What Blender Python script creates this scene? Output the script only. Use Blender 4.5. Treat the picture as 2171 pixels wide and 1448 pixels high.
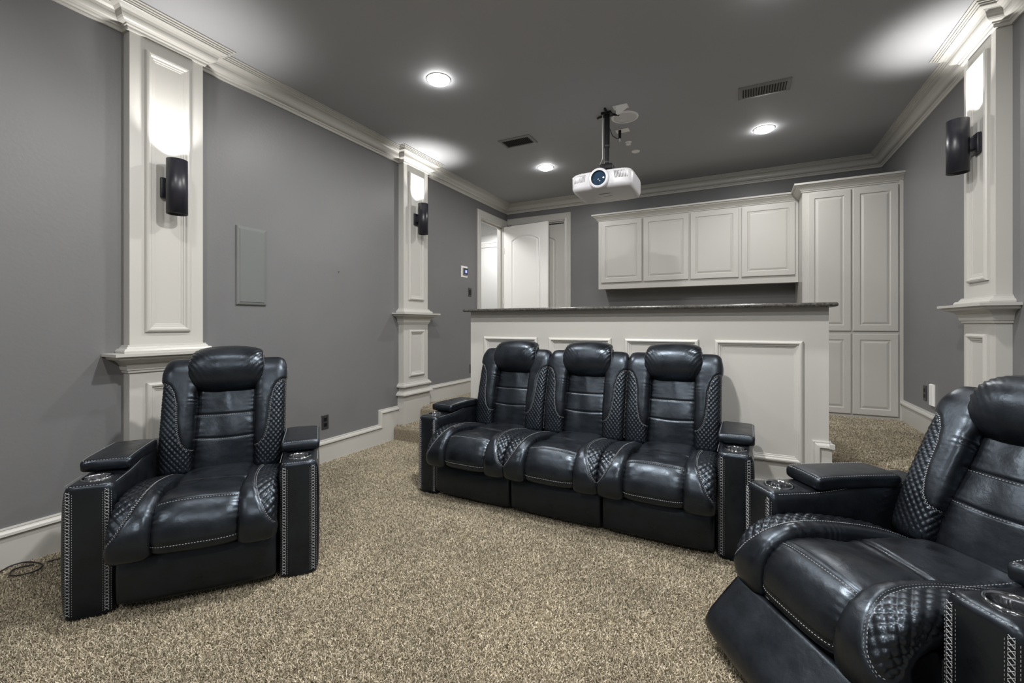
import bpy, bmesh, math, random
import numpy as np
from mathutils import Vector, Matrix

for o in list(bpy.data.objects): bpy.data.objects.remove(o)
SC = bpy.context.scene
COL = SC.collection
R = math.radians
random.seed(7)

# ------------------------------------------------------------------ camera, world, exposure, large lights
cam_d = bpy.data.cameras.new('camera')
cam = bpy.data.objects.new('camera', cam_d); COL.objects.link(cam); SC.camera = cam
cam.location = (0, 0, 1.22)
cam.rotation_euler = (R(90), 0, R(27.06))
cam_d.sensor_width = 36; cam_d.lens = 36 * 942.6 / 2171
cam_d.shift_x = 0; cam_d.shift_y = -36.0 / 2171
cam_d.clip_start = 0.02; cam_d.clip_end = 60

w = bpy.data.worlds.new('world'); SC.world = w; w.use_nodes = True
w.node_tree.nodes['Background'].inputs[0].default_value = (0.5, 0.5, 0.52, 1)
w.node_tree.nodes['Background'].inputs[1].default_value = 0.05
SC.view_settings.view_transform = 'Standard'
SC.view_settings.look = 'None'
SC.view_settings.gamma = 1
SC.view_settings.use_curve_mapping = False
SC.view_settings.exposure = 0.0

CEIL = 3.07
XL, XR, YB, YF = -3.25, 1.40, 6.18, -2.6
PLAT = 0.29
CAN_POWER = 38.0
CAN_SCALE = [0.58, 0.36, 0.40, 0.55, 0.26, 0.75, 0.65, 1.0, 1.75]
CANS = [(-2.02, 2.735), (-2.025, 4.84), (0.21, 4.83), (0.21, 2.735), (-2.02, 0.63), (0.21, 0.63), (-2.02, -1.45), (0.21, -1.45), (-0.9, 1.72)]
def area_light(name, loc, size, power, color=(1, 0.982, 0.962), rot=(0, 0, 0), shape='DISK'):
    l = bpy.data.lights.new(name, 'AREA'); l.shape = shape; l.size = size; l.energy = power; l.color = color
    o = bpy.data.objects.new(name, l); COL.objects.link(o); o.location = loc; o.rotation_euler = rot
    return o
for (x, y), k in zip(CANS, CAN_SCALE):
    area_light('downlight_lamp', (x, y, CEIL - 0.031), 0.13, CAN_POWER * k)
area_light('hall_lamp', (-4.0, 5.35, 3.1), 0.5, 34, (1, 0.99, 0.97))
area_light('hall_lamp', (-4.4, 7.7, 3.15), 0.4, 26, (1, 0.99, 0.97))
SCONCE_POWER = 8.5

# ------------------------------------------------------------------ materials
def mat(name, col, rough=0.5, metal=0.0, spec=0.5, emit=None, estr=0.0, coat=0.0):
    m = bpy.data.materials.new(name); m.use_nodes = True
    b = m.node_tree.nodes['Principled BSDF']
    b.inputs['Base Color'].default_value = (*col, 1)
    b.inputs['Roughness'].default_value = rough
    b.inputs['Metallic'].default_value = metal
    b.inputs['Specular IOR Level'].default_value = spec
    b.inputs['Coat Weight'].default_value = coat
    if emit:
        b.inputs['Emission Color'].default_value = (*emit, 1); b.inputs['Emission Strength'].default_value = estr
    return m
def add_bump(m, scale, strength, dist=0.001, detail=3, kind='noise'):
    nt = m.node_tree; b = nt.nodes['Principled BSDF']
    tc = nt.nodes.new('ShaderNodeTexCoord')
    if kind == 'noise':
        n = nt.nodes.new('ShaderNodeTexNoise'); n.inputs['Scale'].default_value = scale; n.inputs['Detail'].default_value = detail; out = n.outputs[0]
    else:
        n = nt.nodes.new('ShaderNodeTexVoronoi'); n.inputs['Scale'].default_value = scale; out = n.outputs[0]
    nt.links.new(tc.outputs['Object'], n.inputs['Vector'])
    bp = nt.nodes.new('ShaderNodeBump'); bp.inputs['Strength'].default_value = strength; bp.inputs['Distance'].default_value = dist
    nt.links.new(out, bp.inputs['Height'])
    prev = b.inputs['Normal'].links
    if prev: nt.links.new(prev[0].from_socket, bp.inputs['Normal'])
    nt.links.new(bp.outputs[0], b.inputs['Normal'])
    return n
def vary(m, c1, c2, scale, detail=4, rough=None):
    nt = m.node_tree; b = nt.nodes['Principled BSDF']
    tc = nt.nodes.new('ShaderNodeTexCoord'); n = nt.nodes.new('ShaderNodeTexNoise')
    n.inputs['Scale'].default_value = scale; n.inputs['Detail'].default_value = detail
    nt.links.new(tc.outputs['Object'], n.inputs['Vector'])
    r = nt.nodes.new('ShaderNodeValToRGB')
    r.color_ramp.elements[0].position = 0.3; r.color_ramp.elements[1].position = 0.7
    r.color_ramp.elements[0].color = (*c1, 1); r.color_ramp.elements[1].color = (*c2, 1)
    nt.links.new(n.outputs[0], r.inputs[0]); nt.links.new(r.outputs[0], b.inputs['Base Color'])
    if rough:
        mp = nt.nodes.new('ShaderNodeMapRange'); mp.inputs[3].default_value = rough[0]; mp.inputs[4].default_value = rough[1]
        mp.inputs[1].default_value = 0.3; mp.inputs[2].default_value = 0.7
        nt.links.new(n.outputs[0], mp.inputs[0]); nt.links.new(mp.outputs[0], b.inputs['Roughness'])
M = {}
M['wall'] = mat('grey_wall_paint', (0.172, 0.174, 0.178), 0.42, spec=0.35)
vary(M['wall'], (0.165, 0.167, 0.171), (0.180, 0.182, 0.186), 1.3)
add_bump(M['wall'], 55, 0.22, 0.0025, 4)
M['ceil'] = mat('grey_ceiling_paint', (0.40, 0.41, 0.43), 0.7, spec=0.2)
add_bump(M['ceil'], 70, 0.12, 0.002, 3)
M['trim'] = mat('greige_trim_paint', (0.53, 0.522, 0.492), 0.33, spec=0.45)
M['bar'] = M['trim']
M['door'] = mat('white_door_paint', (0.84, 0.83, 0.81), 0.4)
M['hall'] = mat('white_hall_paint', (0.62, 0.62, 0.61), 0.6)
M['leather'] = mat('black_leather', (0.007, 0.008, 0.010), 0.34, spec=0.62)
vary(M['leather'], (0.0035, 0.0040, 0.0052), (0.0075, 0.0083, 0.0105), 11, 4, (0.27, 0.41))
add_bump(M['leather'], 420, 0.10, 0.0006, 2, 'voronoi')
add_bump(M['leather'], 24, 0.34, 0.005, 4)
M['leather'].node_tree.nodes['Principled BSDF'].inputs['Specular Tint'].default_value = (0.70, 0.84, 1.0, 1)
M['thread'] = mat('grey_thread', (0.36, 0.375, 0.39), 0.6)
M['blackplastic'] = mat('black_plastic', (0.006, 0.006, 0.007), 0.5, spec=0.3)
M['chrome'] = mat('dark_chrome', (0.35, 0.36, 0.38), 0.12, metal=1.0)
M['cup'] = mat('gloss_black', (0.01, 0.01, 0.012), 0.12, coat=0.5)
M['sconce'] = mat('black_powder_coat', (0.014, 0.014, 0.022), 0.38, spec=0.6)
M['granite'] = mat('dark_granite', (0.05, 0.048, 0.044), 0.22)
vary(M['granite'], (0.025, 0.024, 0.022), (0.11, 0.105, 0.095), 90, 4)
M['carpetbase'] = mat('carpet_backing', (0.26, 0.22, 0.165), 0.95, spec=0.1)
add_bump(M['carpetbase'], 160, 0.8, 0.006, 4)
M['plate'] = mat('charcoal_plastic', (0.035, 0.035, 0.037), 0.4)
M['whiteplastic'] = mat('white_plastic', (0.88, 0.88, 0.87), 0.4)
M['grille'] = mat('off_white_grille', (0.66, 0.66, 0.66), 0.6)
M['projector'] = mat('projector_shell', (0.66, 0.66, 0.69), 0.35)
M['slot'] = mat('dark_slot', (0.02, 0.02, 0.02), 0.8)
M['lens'] = mat('lens_glass', (0.02, 0.045, 0.08), 0.06, coat=1.0)
M['speaker'] = mat('speaker_grille_paint', (0.15, 0.16, 0.155), 0.6)
add_bump(M['speaker'], 900, 0.3, 0.0006, 1, 'voronoi')
M['vent'] = mat('vent_paint', (0.20, 0.20, 0.20), 0.5)
M['lamp'] = mat('lit_diffuser', (1, 1, 1), 0.5, emit=(1, 0.985, 0.96), estr=60.0)
M['bulb'] = mat('lit_bulb', (1, 1, 1), 0.5, emit=(1, 0.97, 0.93), estr=12.0)
M['screen'] = mat('blue_screen', (0.02, 0.02, 0.05), 0.2, emit=(0.22, 0.30, 0.85), estr=0.9)
M['screen2'] = mat('pale_blue_digits', (0.4, 0.4, 0.6), 0.2, emit=(0.65, 0.72, 1.0), estr=1.0)
M['cable'] = mat('black_rubber', (0.012, 0.012, 0.013), 0.5)
M['tack'] = mat('beige_tack_strip', (0.36, 0.27, 0.19), 0.8)
M['dark'] = mat('shadow_black', (0.006, 0.006, 0.006), 0.9)
M['brass'] = mat('satin_hinge', (0.6, 0.6, 0.58), 0.35, metal=0.8)
# pile strands: each strand takes its own tone
mp = mat('carpet_pile_yarn', (0.3, 0.25, 0.18), 0.9, spec=0.12); M['pile'] = mp
nt = mp.node_tree; b = nt.nodes['Principled BSDF']
oi = nt.nodes.new('ShaderNodeObjectInfo'); rp = nt.nodes.new('ShaderNodeValToRGB')
e = rp.color_ramp.elements; e[0].position = 0; e[0].color = (0.205, 0.178, 0.125, 1); e[1].position = 1; e[1].color = (0.80, 0.725, 0.575, 1)
x_ = rp.color_ramp.elements.new(0.45); x_.color = (0.50, 0.44, 0.33, 1)
nt.links.new(oi.outputs['Random'], rp.inputs[0])
gm = nt.nodes.new('ShaderNodeNewGeometry'); nz = nt.nodes.new('ShaderNodeTexNoise'); nz.inputs['Scale'].default_value = 2.2; nz.inputs['Detail'].default_value = 3
nt.links.new(gm.outputs['Position'], nz.inputs['Vector'])
mr = nt.nodes.new('ShaderNodeMapRange'); mr.inputs[1].default_value = 0.3; mr.inputs[2].default_value = 0.7; mr.inputs[3].default_value = 0.82; mr.inputs[4].default_value = 1.12
nt.links.new(nz.outputs[0], mr.inputs[0])
mx = nt.nodes.new('ShaderNodeMix'); mx.data_type = 'RGBA'; mx.blend_type = 'MULTIPLY'; mx.inputs[0].default_value = 1
nt.links.new(rp.outputs[0], mx.inputs[6]); nt.links.new(mr.outputs[0], mx.inputs[7]); nt.links.new(mx.outputs[2], b.inputs['Base Color'])

# ------------------------------------------------------------------ object helpers
def link(name, me, m=None, parent=None):
    o = bpy.data.objects.new(name, me); COL.objects.link(o)
    if m is not None and me is not None:
        me.materials.clear(); me.materials.append(m)
    if parent is not None: o.parent = parent
    return o
def mesh_from(verts, faces, smooth=False):
    me = bpy.data.meshes.new('m'); me.from_pydata([tuple(v) for v in verts], [], [tuple(f) for f in faces]); me.update()
    if smooth:
        me.polygons.foreach_set('use_smooth', [True] * len(me.polygons))
    return me
class MB:
    """collects geometry for ONE mesh object"""
    def __init__(s): s.v = []; s.f = []; s.sm = []
    def add(s, verts, faces, smooth=False):
        n = len(s.v); s.v += [tuple(map(float, v)) for v in verts]; s.f += [tuple(i + n for i in f) for f in faces]; s.sm += [smooth] * len(faces); return s
    def box(s, x0, x1, y0, y1, z0, z1):
        v = [(x, y, z) for x in (x0, x1) for y in (y0, y1) for z in (z0, z1)]
        return s.add(v, [(0, 1, 3, 2), (4, 6, 7, 5), (0, 4, 5, 1), (2, 3, 7, 6), (0, 2, 6, 4), (1, 5, 7, 3)])
    def bbox(s, x0, x1, y0, y1, z0, z1, r=0.005, seg=3):
        bm = bmesh.new(); bmesh.ops.create_cube(bm, size=1)
        for v in bm.verts: v.co = Vector(((x0 + x1) / 2 + v.co.x * (x1 - x0), (y0 + y1) / 2 + v.co.y * (y1 - y0), (z0 + z1) / 2 + v.co.z * (z1 - z0)))
        bmesh.ops.bevel(bm, geom=bm.edges[:], offset=r, segments=seg, profile=0.5, affect='EDGES')
        s.add([v.co for v in bm.verts], [[v.index for v in f.verts] for f in bm.faces], seg > 1); bm.free(); return s
    def cyl(s, c, r, z0, z1, n=32, r1=None, cap0=True, cap1=True, axis='z'):
        r1 = r if r1 is None else r1; v = []
        for z, rr in ((z0, r), (z1, r1)):
            for i in range(n):
                a = 2 * math.pi * i / n; p = (rr * math.cos(a), rr * math.sin(a), z)
                v.append(p)
        def tr(p):
            if axis == 'z': return (c[0] + p[0], c[1] + p[1], p[2])
            if axis == 'y': return (c[0] + p[0], p[2], c[1] + p[1])
            return (p[2], c[0] + p[0], c[1] + p[1])
        v = [tr(p) for p in v]
        f = [(i, (i + 1) % n, n + (i + 1) % n, n + i) for i in range(n)]
        s.add(v, f, True)
        if cap0: s.add(v[:n], [tuple(range(n))[::-1]])
        if cap1: s.add(v[n:], [tuple(range(n))])
        return s
    def lathe(s, prof, c=(0, 0, 0), n=40, axis='z'):
        v = []
        for r_, h in prof:
            for i in range(n):
                a = 2 * math.pi * i / n
                p = (r_ * math.cos(a), r_ * math.sin(a), h)
                if axis == 'y': p = (p[0], p[2], p[1])
                if axis == 'x': p = (p[2], p[0], p[1])
                v.append((c[0] + p[0], c[1] + p[1], c[2] + p[2]))
        f = []
        for k in range(len(prof) - 1):
            for i in range(n):
                f.append((k * n + i, k * n + (i + 1) % n, (k + 1) * n + (i + 1) % n, (k + 1) * n + i))
        return s.add(v, f, True)
    def tube(s, pts, r, n=6):
        pts = [Vector(p) for p in pts]; v = []
        for i, p in enumerate(pts):
            t = (pts[min(i + 1, len(pts) - 1)] - pts[max(i - 1, 0)]).normalized()
            up = Vector((0, 0, 1)) if abs(t.z) < 0.9 else Vector((1, 0, 0))
            a = t.cross(up).normalized(); bb = a.cross(t)
            for k in range(n):
                an = 2 * math.pi * k / n; v.append(p + a * (r * math.cos(an)) + bb * (r * math.sin(an)))
        f = [(i * n + k, i * n + (k + 1) % n, (i + 1) * n + (k + 1) % n, (i + 1) * n + k) for i in range(len(pts) - 1) for k in range(n)]
        f += [tuple(range(n))[::-1], tuple(range((len(pts) - 1) * n, len(pts) * n))]
        return s.add(v, f, True)
    def sweep(s, path, prof, nrm, closed=False, smooth=False, caps=True):
        """profile (a,b): a = in-plane offset to the left of the path, b = along nrm"""
        P = [Vector(p) for p in path]; n = Vector(nrm).normalized(); N = len(P); rings = []
        for i in range(N):
            ds = []
            if closed or i > 0: ds.append((P[i] - P[i - 1]).normalized())
            if closed or i < N - 1: ds.append((P[(i + 1) % N] - P[i]).normalized())
            pp = [n.cross(d) for d in ds]
            if len(pp) == 2:
                m_ = (pp[0] + pp[1]); k = 1 + pp[0].dot(pp[1]); m_ = m_ / max(k, 0.15)
            else: m_ = pp[0]
            rings.append([P[i] + m_ * a + n * b_ for a, b_ in prof])
        K = len(prof); v = [p for r_ in rings for p in r_]; f = []
        for i in range(N if closed else N - 1):
            j = (i + 1) % N
            for k in range(K - 1):
                f.append((i * K + k, j * K + k, j * K + k + 1, i * K + k + 1))
        s.add(v, f, smooth)
        if caps and not closed:
            s.add(rings[0], [tuple(range(K))]); s.add(rings[-1], [tuple(range(K))[::-1]])
        return s
    def rings(s, rect, rs, O, U, V, N):
        """concentric rectangle rings: rect (u0,u1,v0,v1), rs [(inset, height)], last one filled"""
        O, U, V, N = map(Vector, (O, U, V, N)); u0, u1, v0, v1 = rect; v = []
        for ins, h in rs:
            for (a, b_) in ((u0 + ins, v0 + ins), (u1 - ins, v0 + ins), (u1 - ins, v1 - ins), (u0 + ins, v1 - ins)):
                v.append(O + U * a + V * b_ + N * h)
        f = []
        for k in range(len(rs) - 1):
            for i in range(4): f.append((k * 4 + i, k * 4 + (i + 1) % 4, k * 4 + 4 + (i + 1) % 4, k * 4 + 4 + i))
        k = (len(rs) - 1) * 4; f.append((k, k + 1, k + 2, k + 3))
        return s.add(v, f)
    def mesh(s):
        me = mesh_from(s.v, s.f)
        me.polygons.foreach_set('use_smooth', s.sm)
        bm = bmesh.new(); bm.from_mesh(me); bmesh.ops.recalc_face_normals(bm, faces=bm.faces); bm.to_mesh(me); bm.free()
        return me
    def build(s, name, m, parent=None): return link(name, s.mesh(), m, parent)
def tag(o, label=None, cat=None, group=None, kind=None):
    if label: o['label'] = label
    if cat: o['category'] = cat
    if group: o['group'] = group
    if kind: o['kind'] = kind
    return o
def thing(name, label, cat, loc=(0, 0, 0), rz=0.0, group=None):
    o = bpy.data.objects.new(name, None); COL.objects.link(o); o.location = loc; o.rotation_euler = (0, 0, rz)
    o.empty_display_size = 0.1
    return tag(o, label, cat, group)
def struct(mb, name, m): return tag(mb.build(name, m), kind='structure')

# ------------------------------------------------------------------ room shell
struct(MB().box(XL - 0.3, XR + 0.2, YF - 0.2, 3.62, -0.12, 0.0), 'floor', M['carpetbase'])
# raised platform and its lower step (right end angled)
PE = [(0.488, 3.86), (0.72, 3.76), (0.93, 3.60), (1.15, 3.50), (1.40, 3.44)]
def slab(mb, poly, z0, z1, r=0.03):
    prof_n = 5; n = len(poly)
    layers = [(0.0, z0), (0.0, z1 - r)] + [(r * (1 - math.cos(k * math.pi / 2 / prof_n)), z1 - r + r * math.sin(k * math.pi / 2 / prof_n)) for k in range(1, prof_n + 1)]
    P = [Vector((p[0], p[1], 0)) for p in poly]; vs = []
    for ins, z in layers:
        for i in range(n):
            d0 = (P[i] - P[i - 1]).normalized(); d1 = (P[(i + 1) % n] - P[i]).normalized()
            a = Vector((-d0.y, d0.x, 0)); b_ = Vector((-d1.y, d1.x, 0)); m_ = (a + b_) / max(1 + a.dot(b_), 0.2)
            q = P[i] + m_ * ins; vs.append((q.x, q.y, z))
    f = []
    for k in range(len(layers) - 1):
        for i in range(n): f.append((k * n + i, k * n + (i + 1) % n, (k + 1) * n + (i + 1) % n, (k + 1) * n + i))
    f.append(tuple(range((len(layers) - 1) * n, len(layers) * n)))
    mb.add(vs, f)
plat_poly = [(XL, 3.95), (-2.09, 3.95), (-2.09, 3.5), (0.488, 3.5)] + PE + [(XR, YB), (XL, YB)]
lowL_poly = [(XL, 3.60), (-2.05, 3.60), (-2.05, 3.95), (XL, 3.95)]
lowR_poly = [(0.46, 3.50), (0.70, 3.42), (0.93, 3.27), (1.15, 3.17), (XR, 3.10)] + PE[::-1]
mb = MB(); slab(mb, plat_poly, 0.0, PLAT); slab(mb, lowL_poly, 0, 0.145); slab(mb, lowR_poly, 0, 0.145)
plat = struct(mb, 'floor', M['carpetbase'])
struct(MB().box(XL - 0.2, XR + 0.2, YF - 0.2, YB + 0.2, CEIL, CEIL + 0.12), 'ceiling', M['ceil'])
struct(MB().box(XL, XR, YF - 0.12, YF, 0, CEIL), 'wall_front', M['wall'])
struct(MB().box(XR, XR + 0.12, YF, YB, 0, CEIL), 'wall_right', M['wall'])
# left wall with doorway
DY0, DY1, DZ = 5.385, 6.11, 2.735
mb = MB(); mb.box(XL - 0.12, XL, YF, DY0, 0, CEIL).box(XL - 0.12, XL, DY0, YB + 0.12, DZ, CEIL).box(XL - 0.12, XL, DY1, YB + 0.12, 0, DZ)
struct(mb, 'wall_left', M['wall'])
# back wall with closet doorway
BX0, BX1 = -3.06, -2.285
mb = MB(); mb.box(XL, BX0, YB, YB + 0.12, 0, CEIL).box(BX0, BX1, YB, YB + 0.12, DZ + 0.03, CEIL).box(BX1, XR, YB, YB + 0.12, 0, CEIL)
struct(mb, 'wall_back', M['wall'])

# crown moulding all round, returning over the pilasters
def arc(cx, cy, r, a0, a1, n): return [(cx + r * math.cos(R(a0 + (a1 - a0) * i / n)), cy + r * math.sin(R(a0 + (a1 - a0) * i / n))) for i in range(n + 1)]
CR = [(0, 2.942), (0.012, 2.942), (0.015, 2.948), (0.015, 2.958), (0.019, 2.962), (0.024, 2.964), (0.026, 2.972), (0.032, 2.974)]
CR += [(0.032 + 0.030 * math.sin(R(t)), 2.974 + 0.028 * (1 - math.cos(R(t)))) for t in (20, 40, 60, 80)]
CR += [(0.062 + 0.040 * (1 - math.cos(R(t))), 3.000 + 0.034 * math.sin(R(t))) for t in (12, 35, 60, 90)]
CR += [(0.106, 3.036), (0.106, 3.044), (0.114, 3.045), (0.114, 3.052), (0.124, 3.054), (0.124, 3.062), (0.137, 3.063), (0.137, CEIL - 0.0005)]
P1 = (1.30, 1.70); P2 = (3.69, 4.10); P3 = (3.585, 3.995); PD = 0.07
path = [(XR, YF, 0), (XR, P3[0], 0), (XR - PD, P3[0], 0), (XR - PD, P3[1], 0), (XR, P3[1], 0), (XR, YB, 0), (XL, YB, 0), (XL, P2[1], 0), (XL + PD, P2[1], 0), (XL + PD, P2[0], 0), (XL, P2[0], 0), (XL, P1[1], 0), (XL + PD, P1[1], 0), (XL + PD, P1[0], 0), (XL, P1[0], 0), (XL, YF, 0)]
struct(MB().sweep(path, CR, (0, 0, 1)), 'trim_1', M['trim'])

# baseboards
def BASE(top): return [(0, top), (0.012, top), (0.014, top - 0.006), (0.012, top - 0.011), (0.020, top - 0.014), (0.026, top - 0.024), (0.028, top - 0.036), (0.022, top - 0.041), (0.014, top - 0.045), (0.014, top - 0.209), (0, top - 0.209)]
CAP = [(0.0, 0.0), (0.0, 0.012), (-0.006, 0.014), (-0.011, 0.012), (-0.014, 0.020), (-0.024, 0.026), (-0.036, 0.028), (-0.041, 0.022), (-0.045, 0.014), (-0.045, 0.0)]
mb = MB(); mb.sweep([(XL, P1[0], 0), (XL, YF, 0)], BASE(0.209), (0, 0, 1))
# stepped run up to the second pilaster: cap follows the step in the wall plane
pts = [(XL, P1[1], 0.209), (XL, 3.386, 0.209), (XL, 3.386, 0.354), (XL, P2[0] - 0.02, 0.354)]
mb.sweep(pts, [(-a if False else a, b_) for a, b_ in CAP], (1, 0, 0))
mb.box(XL, XL + 0.014, P1[1], 3.386 + 0.03, 0, 0.17).box(XL, XL + 0.014, 3.386 + 0.03, P2[0], 0, 0.32)
mb.sweep([(XL, DY0 - 0.10, 0), (XL, P2[1], 0)], BASE(PLAT + 0.209), (0, 0, 1))
struct(mb, 'baseboard_left', M['trim'])
mb = MB(); mb.sweep([(XR, P3[1], 0), (XR, 5.5, 0)], BASE(PLAT + 0.209), (0, 0, 1)); mb.sweep([(XR, 3.10, 0), (XR, P3[0], 0)], BASE(PLAT + 0.209), (0, 0, 1)); mb.sweep([(XR, YF, 0), (XR, 3.10, 0)], BASE(0.209), (0, 0, 1))
struct(mb, 'baseboard_right', M['trim'])
struct(MB().sweep([(-2.17, YB, 0), (-1.7, YB, 0)][::-1], BASE(PLAT + 0.209), (0, 0, 1)), 'baseboard_back', M['trim'])
mb = MB().box(XL + 0.014, XL + 0.021, YF, 3.58, 0, 0.008)
struct(mb, 'trim_2', M['tack'])

# door casings and jambs
CAS = [(0, 0), (0, 0.010), (0.004, 0.014), (0.010, 0.013), (0.016, 0.016), (0.030, 0.013), (0.070, 0.019), (0.080, 0.023), (0.092, 0.024), (0.098, 0.018), (0.098, 0)]
mb = MB()
# left-wall doorway: outline runs up one side, across, down; profile grows outward
mb.sweep([(XL, DY0, PLAT), (XL, DY0, DZ), (XL, YB - 0.015, DZ)], [(a, b_) for a, b_ in CAS], (1, 0, 0))
mb.sweep([(XL, DY1, DZ), (XL, DY1, PLAT)], [(a * 0.6, b_) for a, b_ in CAS], (1, 0, 0))
mb.box(XL - 0.125, XL + 0.002, DY0 - 0.002, DY0 + 0.014, PLAT, DZ).box(XL - 0.125, XL + 0.002, DY0, DY1, DZ - 0.014, DZ + 0.002).box(XL - 0.125, XL + 0.002, DY1 - 0.014, DY1 + 0.002, PLAT, DZ)
mb.box(XL - 0.07, XL - 0.055, DY1 - 0.03, DY1 - 0.014, PLAT, DZ - 0.014).box(XL - 0.07, XL - 0.055, DY0, DY1, DZ - 0.03, DZ - 0.014)
struct(mb, 'trim_3', M['trim'])
mb = MB()
mb.sweep([(XL + 0.02, YB, DZ + 0.03), (BX1, YB, DZ + 0.03), (BX1, YB, PLAT)], [(a, b_) for a, b_ in CAS], (0, -1, 0))
mb.sweep([(BX0, YB, PLAT), (BX0, YB, DZ + 0.03)], [(a, b_) for a, b_ in CAS], (0, -1, 0))
mb.box(BX1 - 0.014, BX1 + 0.002, YB - 0.002, YB + 0.125, PLAT, DZ + 0.03).box(BX0, BX1, YB - 0.002, YB + 0.125, DZ + 0.016, DZ + 0.032).box(BX0 - 0.002, BX0 + 0.014, YB - 0.002, YB + 0.125, PLAT, DZ + 0.03)
mb.box(BX0, BX1, YB + 0.03, YB + 0.045, DZ - 0.0, DZ + 0.016)
struct(mb, 'trim_4', M['trim'])
# door leaves with an arched raised panel
def arch_path(x0, x1, z0, z1, rise, n=14):
    pts = [(x0, z0), (x1, z0), (x1, z1 - rise)]
    c = (x0 + x1) / 2; hw = (x1 - x0) / 2; Rr = (hw * hw + rise * rise) / (2 * rise); a = math.asin(hw / Rr)
    for i in range(1, n):
        t = a - 2 * a * i / n; pts.append((c + Rr * math.sin(t), z1 - Rr + Rr * math.cos(t)))
    pts.append((x0, z1 - rise)); return pts
def door_leaf(name, w_, h_, m, parent_loc, rz, flip=1):
    root = bpy.data.objects.new(name, None); COL.objects.link(root); root.location = parent_loc; root.rotation_euler = (0, 0, rz); root['kind'] = 'structure'
    mb = MB().bbox(0, w_, -0.0175, 0.0175, 0.01, h_, 0.002, 1); mb.build('door_slab', m, root)
    for (z0, z1, rise) in ((0.95, h_ - 0.15, 0.075), (0.22, 0.80, 0.0)):
        x0, x1 = 0.135, w_ - 0.135
        pts = arch_path(x0, x1, z0, z1, rise) if rise else [(x0, z0), (x1, z0), (x1, z1), (x0, z1)]
        prof = [(0.0, 0), (0.003, 0.008), (0.010, 0.012), (0.018, 0.006), (0.026, 0.001), (0.032, 0.001), (0.048, 0.009), (0.054, 0.0095)]
        for sy in (-1, 1):
            q = [(x, sy * 0.0175, z) for x, z in pts]
            if sy > 0: q = q[::-1]
            mb = MB().sweep(q, prof, (0, sy, 0), closed=True)
            n0 = len(prof); inner = mb.v[n0 - 1::n0]
            mb.add(inner, [tuple(range(len(inner)))])
            mb.build('door_panel', m, root)
    return root
leaf = door_leaf('door_1', 0.765, 2.43, M['door'], (XL + 0.022, DY1 - 0.045, PLAT), math.atan2(-0.075, 0.76))
for z in (0.3, 1.25, 2.02):
    h = MB().cyl((0.0, -0.021), 0.006, z, z + 0.09, 10); h.box(0.002, 0.03, -0.0185, -0.017, z, z + 0.09); h.build('hinge', M['door'], leaf)
door_leaf('door_2', BX1 - BX0 - 0.03, 2.43, M['trim'], (BX0 + 0.015, YB + 0.065, PLAT), 0)

# hallway seen through the doorway
mb = MB()
mb.box(-5.4, XL - 0.12, 4.2, 8.6, 0.17, PLAT)
struct(mb, 'floor', M['carpetbase'])
mb = MB(); mb.box(-5.5, XL - 0.12, 4.1, 8.7, 3.3, 3.4); struct(mb, 'ceiling', M['hall'])
mb = MB(); mb.box(-5.5, -5.4, 4.1, 8.7, PLAT, 3.3).box(-5.5, XL - 0.12, 8.3, 8.4, PLAT, 3.3).box(-5.5, XL - 0.12, 4.1, 4.2, PLAT, 3.3).box(XL - 0.12, XL - 0.02, YB + 0.12, 8.4, PLAT, 3.3).box(XL - 0.13, XL - 0.12, 4.2, DY0 - 0.1, PLAT, 3.3).box(XL - 0.13, XL - 0.12, DY0 - 0.1, YB + 0.2, DZ + 0.1, 3.3)
struct(mb, 'wall_hall', M['hall'])
# arched header across the hall
cx, hw, z1, rise = -3.92, 0.72, 2.925, 0.30
Rr = (hw * hw + rise * rise) / (2 * rise); aa = math.asin(hw / Rr); ap = [(cx + Rr * math.sin(-aa + 2 * aa * i / 20), z1 - Rr + Rr * math.cos(-aa + 2 * aa * i / 20)) for i in range(21)]
poly = [(-5.4, PLAT), (cx - hw, PLAT)] + ap + [(cx + hw, PLAT), (XL - 0.12, PLAT), (XL - 0.12, 3.3), (-5.4, 3.3)]
mb = MB(); n = len(poly); vs = [(x, 7.0, z) for x, z in poly] + [(x, 7.14, z) for x, z in poly]
fs = [(i, (i + 1) % n, n + (i + 1) % n, n + i) for i in range(n)]
top = 3.3
for i in range(20):   # face strips above the arch, front and back
    a, b_ = ap[i], ap[i + 1]
    for y in (7.0, 7.14): mb.add([(a[0], y, a[1]), (b_[0], y, b_[1]), (b_[0], y, top), (a[0], y, top)], [(0, 1, 2, 3)])
    mb.add([(a[0], 7.0, a[1]), (b_[0], 7.0, b_[1]), (b_[0], 7.14, b_[1]), (a[0], 7.14, a[1])], [(0, 1, 2, 3)])
mb.box(-5.4, cx - hw, 7.0, 7.14, PLAT, top).box(cx + hw, XL - 0.12, 7.0, 7.14, PLAT, top)
struct(mb, 'wall_hall_arch', M['hall'])
struct(MB().sweep([(XL - 0.12, 8.3, 2.88), (-5.4, 8.3, 2.88)], [(0, 0), (0.02, 0), (0.03, 0.02), (0.07, 0.07), (0.09, 0.08), (0.09, 0.10), (0, 0.10)], (0, 0, 1)), 'trim_5', M['door'])

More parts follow.
